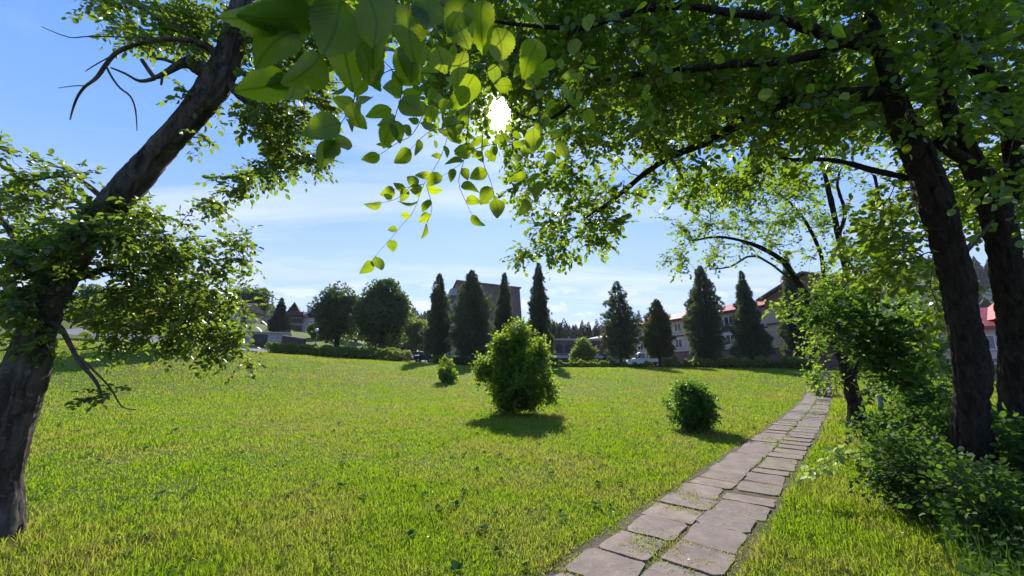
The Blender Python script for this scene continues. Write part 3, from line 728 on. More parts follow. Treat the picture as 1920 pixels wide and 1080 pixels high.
def gap_ok(q):
    d = q-np.array([0, 0, CAMZ]); t = d[1]*CP+d[2]*SP; u = d[0]/t*F+960; v = 540-(-d[1]*SP+d[2]*CP)/t*F
    if t > 1 and 1795 < u < 1925 and 430 < v < 730: return False
    if 1 < t < 5.2 and 230 < v < 900 and abs(u-np.interp(v, [240, 300, 370, 480, 600, 820], [1790, 1820, 1855, 1884, 1900, 1912])) < 75 and rng.random() < .85: return False
    return not (1 < t < 4.8 and 130 < v < 1000 and abs(u-np.interp(v, [130, 220, 300, 370, 500, 700, 1000], [1660, 1686, 1726, 1750, 1788, 1820, 1840])) < 75 and rng.random() < .85)
tg = [q for q in tg if gap_ok(q)]
tips = T.attach(tg, .18, .25, noroot=nf0)
lf, shs = sprigs(T, tips, 5, 7, .30, .082, .2, ROUND, .6)
# close hanging shoots just over the lens: explicit leaves and shoots of the lowest branch
Lp = []; La = []; Ln = []; Ls = []
def img_dir(px, py, ang, t):
    a = P(px, py, t); b = P(px+10*math.cos(R(ang)), py+10*math.sin(R(ang)), t); return norm(b-a)
def face(p): return norm(np.array([0, 0, CAMZ])-p)
def add_leaf(px, py, ang, L_, t, tilt=.35):
    if px > 780 and py < 320: L_ *= .8
    p = P(px, py, t); ax = norm(img_dir(px, py, ang, t)+face(p)*rng.normal(0, .2)); 
    Lp.append(p); La.append(ax); Ln.append(norm(face(p)*random.choice((1, -1))+rng.normal(0, tilt, 3))); Ls.append(L_*t/F)
for q in [(543, 150, 172, 92, .75), (550, 146, 100, 56, .8), (590, 30, 185, 120, .6), (600, 100, 130, 90, .66), (640, 0, 110, 115, .6), (690, -10, 80, 115, .62), (705, 60, 100, 95, .7), (765, 10, 80, 100, .7), (805, -10, 95, 100, .7),
          (850, 20, 70, 95, .75), (905, 0, 90, 110, .8), (530, 10, 160, 110, .6), (640, 75, 75, 90, .7), (745, 90, 60, 70, .8), (870, 95, 105, 85, .8), (930, 50, 80, 90, .85), (985, 10, 60, 85, .9), (1010, 75, 105, 85, .95),
          (890, 140, 110, 75, .95), (880, 165, 140, 70, .9), (1000, 240, 95, 66, 1.1), (1050, 262, 80, 55, 1.1), (560, 60, 150, 100, .62), (665, 30, 130, 100, .65), (730, 20, 120, 100, .68), (610, -20, 140, 120, .6), (880, 0, 120, 95, .75), (720, 110, 130, 60, .85),
          (480, 10, 100, 70, .62), (820, 85, 75, 80, .8), (780, 70, 100, 80, .8), (680, 110, 60, 60, .85), (735, 205, 160, 50, 1.1), (738, 225, 70, 42, 1.1), (635, 250, 70, 48, 1.15), (628, 262, 120, 62, 1.15), (850, 0, 90, 40, .9),
          (665, 200, 200, 40, 1.2), (655, 215, 40, 38, 1.2), (640, 232, 170, 72, 1.1), (668, 180, 20, 40, 1.2), (756, 180, 350, 35, 1.3), (755, 175, 190, 35, 1.2), (748, 190, 30, 55, 1.1)]: add_leaf(*q)
NB = Tree(); e0 = [i for i in A4][-1]
def twig(pts, lp, dens=1.0, tilt=.5, r=.0016):
    ps = [P(a, b, t) for a, b, t in pts]; ids = NB.limb([(p, r*(1-.6*i/len(ps))) for i, p in enumerate(ps)], None, 3)
    for (a, b, t), (a2, b2, t2) in zip(pts[:-1], pts[1:]):
        L_ = math.hypot(a2-a, b2-b); ang = math.degrees(math.atan2(b2-b, a2-a)); m_ = max(1, int(L_/lp*2.0*dens))
        for j in range(m_):
            u = (j+random.random()*.6)/m_; sg = random.choice((-1, 1))
            x_, y_, t_ = a+(a2-a)*u, b+(b2-b)*u, t+(t2-t)*u
            add_leaf(x_, y_, ang+sg*random.uniform(35, 80), lp*random.uniform(.6, 1.15), t_+random.uniform(-.05, .05), tilt)
    a, b, t = pts[-1]; add_leaf(a, b, ang+random.uniform(-15, 15), lp, t, tilt)
twig([(860, -20, 2.4), (800, -40, 1.2), (600, 20, .7), (650, 55, .75), (690, 85, .8), (735, 130, .9)], 60, .4)
twig([(1000, -30, 1.6), (960, 90, 1.3), (900, 140, 1.1), (840, 138, 1.0), (770, 136, .95), (735, 130, .9), (700, 150, .9), (668, 157, .9), (600, 152, .8), (545, 147, .75)], 42, .5)
twig([(668, 157, .95), (663, 190, 1.05), (650, 215, 1.1), (635, 240, 1.12), (628, 262, 1.15)], 40, .15)
twig([(830, 20, 1.0), (860, 100, 1.2), (870, 160, 1.3), (850, 220, 1.6), (830, 285, 1.8), (812, 320, 1.85), (795, 345, 1.9), (776, 395, 1.9), (755, 420, 1.9), (735, 445, 1.9), (712, 470, 1.9), (697, 490, 1.9)], 31, .75)
twig([(775, 345, 1.9), (745, 372, 1.9), (715, 380, 1.9)], 30, .8); twig([(800, 350, 1.9), (810, 390, 1.9), (800, 420, 1.9)], 33, .9); twig([(795, 345, 1.9), (770, 350, 1.85), (740, 355, 1.85)], 30, .8)
twig([(880, 200, 1.5), (872, 290, 1.6), (860, 340, 1.6), (872, 375, 1.6), (885, 402, 1.6)], 34, .6)
twig([(960, 240, 1.5), (962, 290, 1.5), (985, 320, 1.5), (990, 345, 1.5), (985, 372, 1.5)], 34, .8)
twig([(800, 200, 1.4), (775, 250, 1.4), (745, 268, 1.4), (712, 290, 1.4)], 36, .7)
twig([(905, 250, 1.5), (905, 300, 1.5), (920, 340, 1.5), (928, 372, 1.5)], 38, .8)
twig([(1000, 150, 1.3), (1010, 220, 1.3), (1022, 280, 1.4), (1010, 340, 1.5)], 40, .7)
twig([(756, 137, 1.1), (752, 180, 1.1), (742, 215, 1.1), (738, 235, 1.1)], 44, .4)
twig([(870, 230, 1.4), (830, 240, 1.4), (800, 250, 1.4), (770, 280, 1.4)], 40, .8); twig([(930, 270, 1.4), (890, 280, 1.4), (860, 310, 1.5), (830, 330, 1.5)], 38, .9)
twig([(1100, 20, 1.6), (1060, 100, 1.5), (1000, 170, 1.4), (960, 160, 1.3)], 44, .7); twig([(1100, 100, 1.7), (1090, 190, 1.6), (1060, 240, 1.6), (1040, 290, 1.6)], 40, .7)
for _ in range(50):
    px, py = rng.uniform(770, 1100), rng.uniform(110, 300)
    if py > 300-(abs(px-930)/200)*90: continue
    add_leaf(px, py, rng.uniform(20, 160), rng.uniform(30, 46), rng.uniform(1.3, 2.0), .7)
for _ in range(14):
    px, py = rng.uniform(1100, 1600), rng.uniform(0, 220); add_leaf(px, py, rng.uniform(20, 160), rng.uniform(24, 40), rng.uniform(1.9, 2.8), .7)
Lp, La, Ln, Ls = map(np.array, (Lp, La, Ln, Ls)); k = sun_ok(Lp+La*Ls[:, None]*.5, Ls, 27)
Lp, La, Ln, Ls = Lp[k], La[k], Ln[k], Ls[k]; vs = [tmpl_big(23, *b_) for b_ in ((-.20, .12, 0), (-.42, .25, .08), (.10, -.05, -.07), (-.30, .35, .05))]; pk = rng.integers(0, 4, len(Ls))
nlf = join([leaves(vs[q], Lp[pk == q], La[pk == q], Ln[pk == q], Ls[pk == q], rng.uniform(.78, 1.15, (pk == q).sum())) for q in range(4)])
NB.radii(.001); nbv = NB.mesh(NB.chains())
elm = finish(T, 'elm_tree', 'large dark many-stemmed tree on the right whose canopy overhangs the view', 'tree', bz, M['bark'], [lf], M['leafR'], 1.1, .03, tip_r=.0022, shoots=[shs, nbv])
o = mesh_np('hanging_leaves', nlf[0]-bz, nlf[1], M['leafN'], elm, uv=nlf[2], smooth=True); o['label'] = 'large backlit serrated leaves hanging close overhead'

# ---------------- tree beside the path
T = Tree(); bz = hit(1608, 805); t0 = (bz[1]*CP+(bz[2]-CAMZ)*SP)
tl = lambda a, b, r, dt=0: (a, b, t0+dt, r)
tr = T.limb([((bz[0], bz[1], bz[2]-.3), .26)]+[(P(a, b, t0+d_), r_*t0/F*.8) for a, b, r_, d_ in ((1606, 770, 17, 0), (1594, 720, 13, 0), (1578, 665, 12, -.05), (1545, 612, 10, -.1), (1502, 540, 7, -.2), (1470, 492, 5.5, -.3), (1430, 466, 4.2, -.4), (1385, 450, 3.2, -.5), (1340, 444, 2.5, -.6), (1300, 452, 1.5, -.7))], None, 3)
s2 = px_limb(T, [tl(1590, 600, 8), tl(1588, 520, 7), tl(1572, 440, 6), tl(1552, 350, 5), tl(1540, 300, 3)], near(T, 1578, 665, t0))
px_limb(T, [tl(1585, 400, 4), tl(1570, 350, 3), tl(1575, 320, 2)], s2[8])
px_limb(T, [tl(1635, 610, 6), tl(1650, 520, 5), tl(1655, 420, 4), tl(1640, 330, 3)], near(T, 1594, 720, t0))
px_limb(T, [tl(1545, 560, 5), tl(1540, 480, 4), tl(1500, 400, 3), tl(1440, 350, 2.5), tl(1380, 330, 2)], near(T, 1560, 640, t0))
px_limb(T, [tl(1420, 480, 2.5, -.3), tl(1370, 500, 2, -.4), tl(1330, 505, 1, -.4)], near(T, 1502, 540, t0))
nf = len(T.p); tg = []
for b_ in [(1330, 360, t0-.5, 80, 35, .5, 26), (1400, 340, t0-.3, 110, 50, .8, 46), (1420, 420, t0-.4, 90, 40, .6, 24), (1290, 420, t0-.7, 50, 35, .5, 14), (1270, 480, t0-.8, 28, 22, .4, 8), (1340, 470, t0-.6, 60, 25, .4, 10), (1500, 430, t0-.2, 70, 70, .8, 34),
           (1520, 330, t0, 60, 50, .8, 22), (1600, 480, t0, 80, 80, .9, 40), (1570, 555, t0-.3, 70, 45, .7, 24), (1640, 400, t0, 60, 90, .8, 26), (1460, 580, t0-.8, 35, 12, .3, 5), (1520, 640, t0-.5, 35, 40, .6, 9), (1660, 580, t0, 60, 90, .8, 30), (1660, 690, t0-.2, 50, 50, .6, 10), (1545, 700, t0-.3, 30, 30, .5, 5)]:
    tg += blob(*b_)
tips = T.attach(tg, .2, .3, noroot=10)
lf, shs = sprigs(T, tips, 6, 7, .36, .085, .15, LEAF6, .5, twig_r=.0025)
finish(T, 'path_side_tree', 'slim leaning tree with light airy foliage, standing right beside the slab path', 'tree', bz, M['bark'], [lf], M['leafM'], 1.0, .035, tip_r=.003, shoots=[shs])

# ---------------- shrubs (many stems from one base)
def shrub(name, label, cat, base, dirs, n, leafsize, mat, nsp=4, nleaf=6, sl=.2, tmpl=None, stem_r=.012, group=None, shell=.45, updir=.1, seg=.2, wob=1.0, holes=False):
    """dirs: ellipsoid list ((cx,cy,cz),(rx,ry,rz),weight) relative to base"""
    T = Tree(); base = np.array(base, float); st = []; hub = T.add(base-np.array([0, 0, .12]), None, stem_r*1.4)
    for k in range(7):
        an = k*2.4; tp = base+np.array([math.cos(an)*.12, math.sin(an)*.12, 0])*(1+rng.random())
        st += T.limb([((tp[0], tp[1], tp[2]-.01), stem_r), (tp+np.array([math.cos(an)*.12, math.sin(an)*.12, .25]), stem_r*.8)], hub, 2)
    tg = []
    for c, r_, wgt in dirs:
        for _ in range(int(n*wgt)):
            v = norm(rng.normal(0, 1, 3))*rng.uniform(shell, 1.0)**.7
            # lumpy outline
            f = 1+.25*wob*mnoise.noise(Vector(v*2.1+np.array(c)*3+base*.7)); q = base+np.array(c)+v*np.array(r_)*f
            q[2] = max(q[2], H(q[0], q[1])+.06); tg.append(q)
    tips = T.attach(tg, .2, seg)
    lf, shs = sprigs(T, tips, nsp, nleaf, sl, leafsize, .1, tmpl or ROUND, .4, updir=updir, sunhole=False)
    return finish(T, name, label, cat, base, M['bark'], [lf], mat, .5, .2, group, tip_r=.0025, shoots=[shs])
b = hit(968, 778)
shrub('lawn_bush', 'tall leafy green bush standing alone in the middle of the lawn', 'bush', b, [(tuple(q*.94 for q in c_), tuple(q*.92 for q in r_), w_) for c_, r_, w_ in [((0, 0, 1.1), (1.15, 1.0, 1.1), 1.0), ((0, .1, .4), (.85, .7, .4), .2), ((-.45, 0, 2.1), (.42, .4, .72), .14), ((-.62, 0, 2.45), (.16, .15, .4), .03), ((.1, 0, 2.35), (.42, .4, .75), .14), ((.25, .1, 2.85), (.2, .2, .4), .04), ((.78, 0, 1.95), (.36, .35, .6), .1), ((.9, 0, 2.35), (.12, .12, .35), .02), ((-1.1, 0, 1.5), (.35, .4, .5), .1), ((1.15, 0, .75), (.3, .3, .4), .05), ((-.1, 0, 2.7), (.15, .15, .5), .03)]], 600, .080, M['leafB'], 5, 7, .36, shell=.15, updir=.35, wob=2.2)
b = hit(1303, 808)
shrub('lawn_bush', 'small rounded dark green bush beside the slab path', 'bush', b, [((0, 0, .58), (.60, .55, .55), 1.0), ((0, 0, .3), (.55, .5, .3), .4), ((-.15, 0, 1.0), (.3, .3, .2), .12)], 420, .050, M['leafB2'], 5, 7, .17, stem_r=.008, shell=.2, updir=.3, seg=.12, wob=1.8)
b = hit(838, 717)
shrub('lawn_bush', 'low grassy shrub far out on the lawn, left of the tall bush', 'bush', b, [((0, 0, .5), (.62, .6, .5), .8), ((-.1, 0, 1.0), (.5, .4, .6), .3)], 150, .12, M['leafB'], 4, 6, .25, updir=.5)
# undergrowth under the right-hand trees
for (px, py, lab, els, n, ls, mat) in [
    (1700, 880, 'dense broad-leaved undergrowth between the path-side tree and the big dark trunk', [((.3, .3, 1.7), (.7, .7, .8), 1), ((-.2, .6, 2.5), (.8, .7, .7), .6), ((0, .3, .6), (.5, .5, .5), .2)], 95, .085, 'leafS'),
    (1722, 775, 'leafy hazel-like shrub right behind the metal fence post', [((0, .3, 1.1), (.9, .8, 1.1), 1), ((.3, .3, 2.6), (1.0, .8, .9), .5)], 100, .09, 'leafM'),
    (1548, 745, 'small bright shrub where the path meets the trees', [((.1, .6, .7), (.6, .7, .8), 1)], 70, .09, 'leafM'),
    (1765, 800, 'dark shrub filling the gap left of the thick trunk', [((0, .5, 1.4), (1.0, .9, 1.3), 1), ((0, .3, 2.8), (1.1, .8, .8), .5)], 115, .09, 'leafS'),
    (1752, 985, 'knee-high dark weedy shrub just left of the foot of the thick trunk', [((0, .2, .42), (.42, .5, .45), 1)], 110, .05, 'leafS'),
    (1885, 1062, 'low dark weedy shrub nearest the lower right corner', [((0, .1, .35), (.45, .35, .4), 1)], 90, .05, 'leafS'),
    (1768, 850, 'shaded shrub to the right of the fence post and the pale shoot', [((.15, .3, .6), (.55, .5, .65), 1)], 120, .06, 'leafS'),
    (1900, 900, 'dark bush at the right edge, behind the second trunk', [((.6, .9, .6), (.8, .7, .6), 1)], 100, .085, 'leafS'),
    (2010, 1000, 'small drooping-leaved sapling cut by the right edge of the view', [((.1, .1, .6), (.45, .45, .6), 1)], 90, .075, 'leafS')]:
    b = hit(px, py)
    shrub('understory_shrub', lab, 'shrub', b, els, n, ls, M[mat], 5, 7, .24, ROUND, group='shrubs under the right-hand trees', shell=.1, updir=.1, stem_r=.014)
# pale shoot reaching out over the grass
T = Tree(); b = hit(1690, 900); q = T.limb([((b[0], b[1], b[2]), .012), (P(1680, 860, 4.9), .010), (P(1650, 848, 4.85), .008), (P(1600, 850, 4.8), .006), (P(1560, 862, 4.75), .004), (P(1520, 885, 4.7), .002)], None, 3)
tips = [i for i in q[8:]]
for i in tips: T.w[i] = 1
lf, shs = sprigs(T, tips, 4, 4, .13, .070, .1, ROUND, .7, sunhole=False)
finish(T, 'pale_shoot', 'pale-leaved low shoot reaching left over the grass toward the path', 'shoot', b, M['twig'], [lf], M['leafP'], 0, .2, tip_r=.002, shoots=[shs])
# rank weeds at the lower right
wx = rng.uniform(2.2, 10, 60000); wy = rng.uniform(1.8, 10.5, 60000); s_, n_ = path_sn(wx, wy); k = (n_ > 1.45+.5*vnoise(wx, wy, 1.3)) & (n_ < 5); wx, wy = wx[k], wy[k]
m_ = len(wx); hgt = (.08+.42*vnoise(wx, wy, 1.1))*rng.uniform(.4, 1.2, m_)*np.clip((path_sn(wx, wy)[1]-1.2)*1.1, .35, 1.15)
an = rng.uniform(0, 2*np.pi, m_); pos = np.stack([wx, wy, hz_(wx, wy)+hgt], 1); ax = np.stack([np.cos(an), np.sin(an), rng.uniform(-.3, .5, m_)], 1)
V1, F1, _ = leaves(ROUND, pos, ax, norm(np.array([0, 0, 1.])+rng.normal(0, .4, (m_, 3))), rng.uniform(.02, .07, m_)*(rng.random(m_) < .3))
V2, q2, t2 = blades(wx, wy, hgt*1.05, rng.uniform(.005, .011, m_), .4)
Vj, Fj, _ = join([(V1, F1), (V2, [q2, t2])])
tag(mesh_np('weed_bed', Vj, Fj, M['rank']), 'shaded tangle of tall weeds under the right-hand trees', 'weeds', kind='stuff')
# metal fence post
b = hit(1664, 835); r0 = empty('fence_post', b); tag(r0, 'round grey-green metal fence post standing in the undergrowth', 'post')
MB().lathe([(.0, 0), (.045, 0), (.045, .95), (.0, .95)], 20).build('pole', M['metal'], r0); MB().lathe([(.052, .94), (.052, .985), (.03, 1.0), (0, 1.0)], 20).build('cap', M['metal'], r0)

# ------------------------------------------------------------------ thujas and conifers
def conifer(name, label, cat, base, h, r, n, mat, size, prof, group, lean=0, trunk=.16, bare=.12, gaps=.0, two=False, seed=0):
    g = np.random.default_rng(seed+5); root = empty(name, base); tag(root, label, cat, group)
    MB().lathe([(trunk*1.5, -.1), (trunk, .4), (trunk*.7, h*.5), (.02, h*.93)], 10).build('trunk', M['bark'], root, smooth=True)
    u = g.random(n*2); z = u**.85; k = g.random(n*2) < np.array([prof(a) for a in z])**1.1+.05; z = z[k][:n]; m_ = len(z)
    an = g.uniform(0, 2*np.pi, m_); lob = 1+.16*np.sin(an*5+z*9+seed)+.14*np.sin(an*3-z*21+seed*2)+.12*np.sin(z*47+an*2)
    rad = np.array([prof(a) for a in z])*r*lob*(1-.9*g.random(m_)**1.6)*(1+.22*(vnoise(an*2.5+seed*3, z*h*1.1, 1.0)-.5)*3.4)
    if gaps: kk = (vnoise(an*3.2+seed*7, z*h*1.6, 1.0)*.6+vnoise(an*9, z*h*4, 1.0)*.4 > gaps*.8+.12); z, an, rad = z[kk], an[kk], rad[kk]; m_ = len(z)
    hh = bare*h+z*h*(1-bare)
    pos = np.stack([np.cos(an)*rad+lean*hh/h, np.sin(an)*rad, hh], 1)
    ax = np.stack([np.cos(an)*.7, np.sin(an)*.7, g.uniform(.1, 1.3, m_)], 1)+g.normal(0, .3, (m_, 3))
    V, Fc, _ = leaves(SPRAY, pos, ax, np.stack([-np.sin(an), np.cos(an), g.normal(0, .5, m_)], 1)+g.normal(0, .35, (m_, 3)), size*g.uniform(.6, 1.4, m_)*(1.1-.45*z)*.72)
    mesh_np('crown', V, Fc, mat, root); return root
pf_col = lambda z: (min(1, (1-z)*2.1)**.75)*(.62+.38*min(1, z*3.5+.2)) if z < 1 else 0
pf_con = lambda z: max(0, (1-z))**.8*(.8+.2*min(1, z*6)) if z < 1 else 0
pf_slim = lambda z: max(0, 1-z)**.62*(.75+.25*min(1, z*5))
TH = 'columnar conifers along the far edge of the lawn'
def thuja(px, top, bot, Y, wpx, prof, mat, lab, n, size, gaps=.3, seed=0, bare=.1):
    b = at(px, Y); zt = CAMZ+(HOR-top)/764*Y; h = zt-b[2]
    conifer('columnar_conifer', lab, 'conifer', b, h, wpx/2/764*Y*.80, int(n*1.6), mat, size, prof, TH, ((seed*37) % 7-3)*.09, .2, bare, gaps, seed=seed)
thuja(1165, 525, 686, 49, 66, pf_col, M['thuja'], 'loose blue-green conifer left of the white truck, with light gaps in its crown', 5200, .62, .38, 1)
thuja(1238, 560, 688, 47, 64, pf_col, M['thuja2'], 'shortest plump olive conifer just right of the white truck', 5600, .5, .15, 2, .14)
thuja(1325, 494, 690, 45, 68, pf_col, M['thuja'], 'tallest dense dark conifer in front of the pink two-storey building', 7000, .55, .18, 3, .07)
thuja(1412, 505, 692, 42, 72, pf_con, M['thuja'], 'shaggy conifer in front of the brown gable of the pink building', 5600, .55, .22, 4, .1)
thuja(1012, 488, 690, 50, 56, pf_slim, M['thuja'], 'tall narrow pointed conifer right behind the tall lawn bush', 6000, .6, .25, 5)
thuja(943, 508, 688, 54, 52, pf_slim, M['thuja'], 'slender conifer in front of the right half of the brown apartment block', 5000, .6, .2, 6)
thuja(886, 503, 690, 49, 80, pf_col, M['thuja'], 'wide dark conifer in front of the left half of the brown apartment block', 7600, .58, .12, 7)
thuja(820, 510, 690, 50, 62, pf_slim, M['thuja'], 'ragged forked conifer left of the brown apartment block', 5000, .62, .36, 8)
thuja(1500, 470, 690, 40, 60, pf_con, M['thuja'], 'dark conifer half hidden behind the path-side tree', 4200, .55, .25, 9)
# ------------------------------------------------------------------ round broad-leaved trees
def broad(name, label, base, h, w_, n, mat, size, group=None, seed=0, trunk=.3, bare=.18, lobes=16, cat='tree'):
    g = np.random.default_rng(seed+50); T = Tree(); base = np.array(base, float)
    T.limb([((base[0], base[1], base[2]-.2), trunk*1.4), (base+[0, 0, h*.12], trunk), (base+[.1, 0, h*.3], trunk*.8), (base+[0, .1, h*.55], trunk*.45), (base+[0, 0, h*.8], trunk*.15)], None, 3)
    cs = []
    for k in range(lobes):
        v = norm(g.normal(0, 1, 3)); c = np.array([0, 0, h*(bare+(1-bare)*.5)])+v*np.array([w_*.5*.62, w_*.5*.62, h*(1-bare)*.5*.68])*g.uniform(.6, 1.05); cs.append((c, w_*g.uniform(.15, .24)))
    T.attach([base+c for c, _ in cs], .1, 1.0, noroot=3)
    P_ = []; A_ = []; per = n//lobes
    for c, r_ in cs:
        v = norm(g.normal(0, 1, (per, 3))); rr = r_*(1-.5*g.random(per)**2)*(1+.22*np.sin(v[:, 0]*7+seed)*np.cos(v[:, 2]*8))
        P_.append(c+v*rr[:, None]*np.array([1, 1, .9])); A_.append(v)
    P_ = np.concatenate(P_)+base; A_ = np.concatenate(A_); m_ = len(P_); k = P_[:, 2] > base[2]+h*bare*.75; P_, A_ = P_[k], A_[k]; m_ = len(P_)
    lf = leaves(ROUND, P_, A_*.5+g.normal(0, .7, (m_, 3)), A_*.6+g.normal(0, .5, (m_, 3)), size*g.uniform(.6, 1.4, m_))
    return finish(T, name, label, cat, base, M['bark'], [lf], mat, .4, .05, group, tip_r=.02)
BT = 'broad-leaved trees behind the clipped hedge'
b = at(628, 62); broad('broadleaf_tree', 'dark broad-leaved tree behind the lamp globe, left of a fuller one', b, CAMZ+(HOR-515)/764*62-b[2], 8.6, 15000, M['broad'], .36, BT, 1, .38, .0, 30)
b = at(712, 58); broad('broadleaf_tree', 'fullest dark broad-leaved tree, round crowned, behind the right end of the hedge', b, CAMZ+(HOR-508)/764*58-b[2], 9.6, 18000, M['broad'], .36, BT, 2, .3, .0, 34)
b = at(175, 56); broad('broadleaf_tree', 'dark tree on the far lawn seen behind the leaning tree', b, 7.5, 8.5, 7000, M['broad'], .42, None, 3, .3, .12, 18)
b = at(335, 37); broad('broadleaf_tree', 'green tree on the far lawn behind the lower leaves of the leaning tree', b, 6.2, 7.2, 6000, M['broad'], .42, None, 13, .3, .12, 18)
b = at(778, 80); broad('broadleaf_tree', 'pale green tree beyond the parked dark car', b, 8.0, 8.0, 6000, M['hedge'], .42, None, 4, .2, .05, 18)
b = at(752, 92); broad('broadleaf_tree', 'light green tree half hidden behind the fullest dark tree', b, 10, 8.0, 5000, M['hedge'], .42, None, 5, .2, .05, 16)
b = at(664, 84); broad('broadleaf_tree', 'mid green tree filling the gap between the two dark trees', b, 5.5, 7.0, 4000, M['hedge'], .42, None, 6, .2, .1, 16)
b = at(592, 78); broad('broadleaf_tree', 'green garden tree below the right gable of the chalet', b, 3.0, 4.0, 4000, M['hedge'], .36, None, 7, .15, .1, 14)
b = at(447, 92); broad('broadleaf_tree', 'rounded green tree left of the chalet spruce', b, 9.5, 11.0, 5000, M['broad'], .5, None, 8, .2, .05, 16)
b = at(1095, 53); shrub('round_bush', 'light green spiky bush in front of the low grey building', 'bush', b, [((0, 0, 1.5), (1.7, 1.4, 1.5), 1.0), ((0, 0, 2.5), (1.0, .9, 1.3), .35)], 260, .22, M['hedge'], 4, 5, .55, LEAF6, updir=.5, seg=.5)
# spruce by the chalet
b = at(515, 76); conifer('spruce', 'dark pointed spruce in front of the left gable of the chalet', 'conifer', b, CAMZ+(HOR-560)/764*76-b[2]+.3, 1.7, 3600, M['conifer'], .7, pf_con, None, 0, .2, .05, .2, seed=11)
# loose conifers on the skyline behind the low building
CS = [(1060, 598, 105, 30), (1078, 612, 110, 24), (1094, 600, 120, 20), (1106, 604, 118, 14), (1122, 598, 116, 24), (1050, 606, 100, 22), (1036, 600, 98, 24), (1140, 604, 112, 22), (1203, 582, 100, 22), (808, 595, 110, 30), (772, 588, 125, 26), (785, 592, 122, 20), (1086, 620, 96, 20)]
near_lab = ['tallest skyline conifer left of the spiky bush', 'low conifer left of the spiky bush', 'thin conifer right over the spiky bush', 'narrow pole-like conifer over the low grey building', 'bushy conifer at the left end of the connecting roof',
            'dark conifer peeping out between the narrow pointed one and the low roof', 'conifer pressed against the narrow pointed one', 'blue-green conifer over the connecting roof', 'dark conifer behind the red roof, between two columnar ones', 'conifer in shadow behind the ragged forked one', 'tiny skyline conifer right of the dark round trees', 'second tiny skyline conifer left of the ragged forked one', 'short conifer behind the spiky bush']
for k, ((px, top, Y_, wp), lab) in enumerate(zip(CS, near_lab)):
    b = at(px, Y_); conifer('distant_conifer', lab, 'conifer', b, CAMZ+(HOR-top)/764*Y_-b[2], wp/2/764*Y_*1.1, 1800, M['conifer'], .85, pf_con if k % 3 else pf_col, 'conifers on the skyline behind the buildings', 0, .18, .1, .25, seed=20+k)

# ------------------------------------------------------------------ hedges
def hedge(name, label, pts, h, w_, n, mat, size, group=None, lump=.12):
    base = np.array([pts[0][0], pts[0][1], H(*pts[0])]); root = empty(name, base); tag(root, label, 'hedge', group)
    seg = [np.linalg.norm(np.subtract(b_, a_)) for a_, b_ in zip(pts[:-1], pts[1:])]; cum = np.concatenate([[0], np.cumsum(seg)])
    u = rng.random(n)*cum[-1]; x = np.interp(u, cum, [p[0] for p in pts]); y = np.interp(u, cum, [p[1] for p in pts])
    d = np.subtract(pts[-1], pts[0]); d = d/np.linalg.norm(d); nn = np.array([d[1], -d[0]])
    an = rng.uniform(0, np.pi, n); lumpy = 1+lump*np.sin(u*2.1)+lump*np.sin(u*5.3+1)+lump*.6*np.sin(u*11); rr = (1-.35*rng.random(n)**2)
    ex = np.sign(np.cos(an))*np.abs(np.cos(an))**.5*w_/2*rr*lumpy; ez = np.abs(np.sin(an))**.5*h*rr*lumpy
    pos = np.stack([x+nn[0]*ex, y+nn[1]*ex, hz_(x, y)+ez], 1)-base
    ax = np.stack([nn[0]*np.cos(an), nn[1]*np.cos(an), np.sin(an)+.3], 1)+rng.normal(0, .5, (n, 3))
    V, Fc, _ = leaves(ROUND, pos, ax, rng.normal(0, 1, (n, 3))+np.array([0, 0, .5]), size*rng.uniform(.6, 1.4, n)); mesh_np('foliage', V, Fc, mat, root)
    core = MB()
    for (a_, b_) in zip(pts[:-1], pts[1:]):
        a_ = np.array(a_); b_ = np.array(b_); q = [a_-nn*w_*.12, b_-nn*w_*.12, b_+nn*w_*.12, a_+nn*w_*.12]
        core.quadbox([(p[0]-base[0], p[1]-base[1], H(*p)-base[2]-.1) for p in q]+[(p[0]-base[0], p[1]-base[1], H(*p)-base[2]+h*.45) for p in q])
    core.build('stems', M['bark'], root); return root
g2 = lambda px, Y_: tuple(at(px, Y_)[:2])
hedge('clipped_hedge', 'long clipped green hedge in front of the dark round trees', [g2(505, 52), g2(560, 50), g2(620, 48), g2(690, 46), g2(752, 44)], 1.15, 1.5, 16000, M['hedge'], .16)
hedge('clipped_hedge', 'low hedge at the foot of the brown apartment block, between two conifers', [g2(812, 49), g2(850, 49), g2(895, 48.5)], .95, 1.1, 4500, M['hedge'], .16)
hedge('clipped_hedge', 'very low lumpy hedge edging the lawn below the spiky bush', [g2(1030, 47), g2(1080, 47), g2(1150, 46.5)], .62, .9, 5000, M['hedge'], .13, lump=.2)
hedge('clipped_hedge', 'thin strip of low planting in front of the white truck', [g2(1150, 46.5), g2(1225, 45)], .45, .7, 2600, M['hedge'], .13, lump=.25)
hedge('shrub_border', 'pale yellowish shrub border below the pink building', [g2(1245, 46.5), g2(1320, 43.6), g2(1400, 40.8), g2(1470, 39)], .8, 1.0, 8000, M['spirea'], .17, lump=.22)
hedge('shrub_border', 'greener stretch of border at the foot of the brown gable', [g2(1472, 38.8), g2(1540, 36)], .7, 1.0, 3500, M['hedge'], .16, lump=.22)
b = at(762, 46); shrub('flowering_shrub', 'small orange-tinged shrub at the right end of the long clipped hedge', 'shrub', b, [((0, 0, .7), (.5, .5, .6), 1)], 60, .16, M['spirea'], 4, 5, .3, LEAF6, updir=.4)

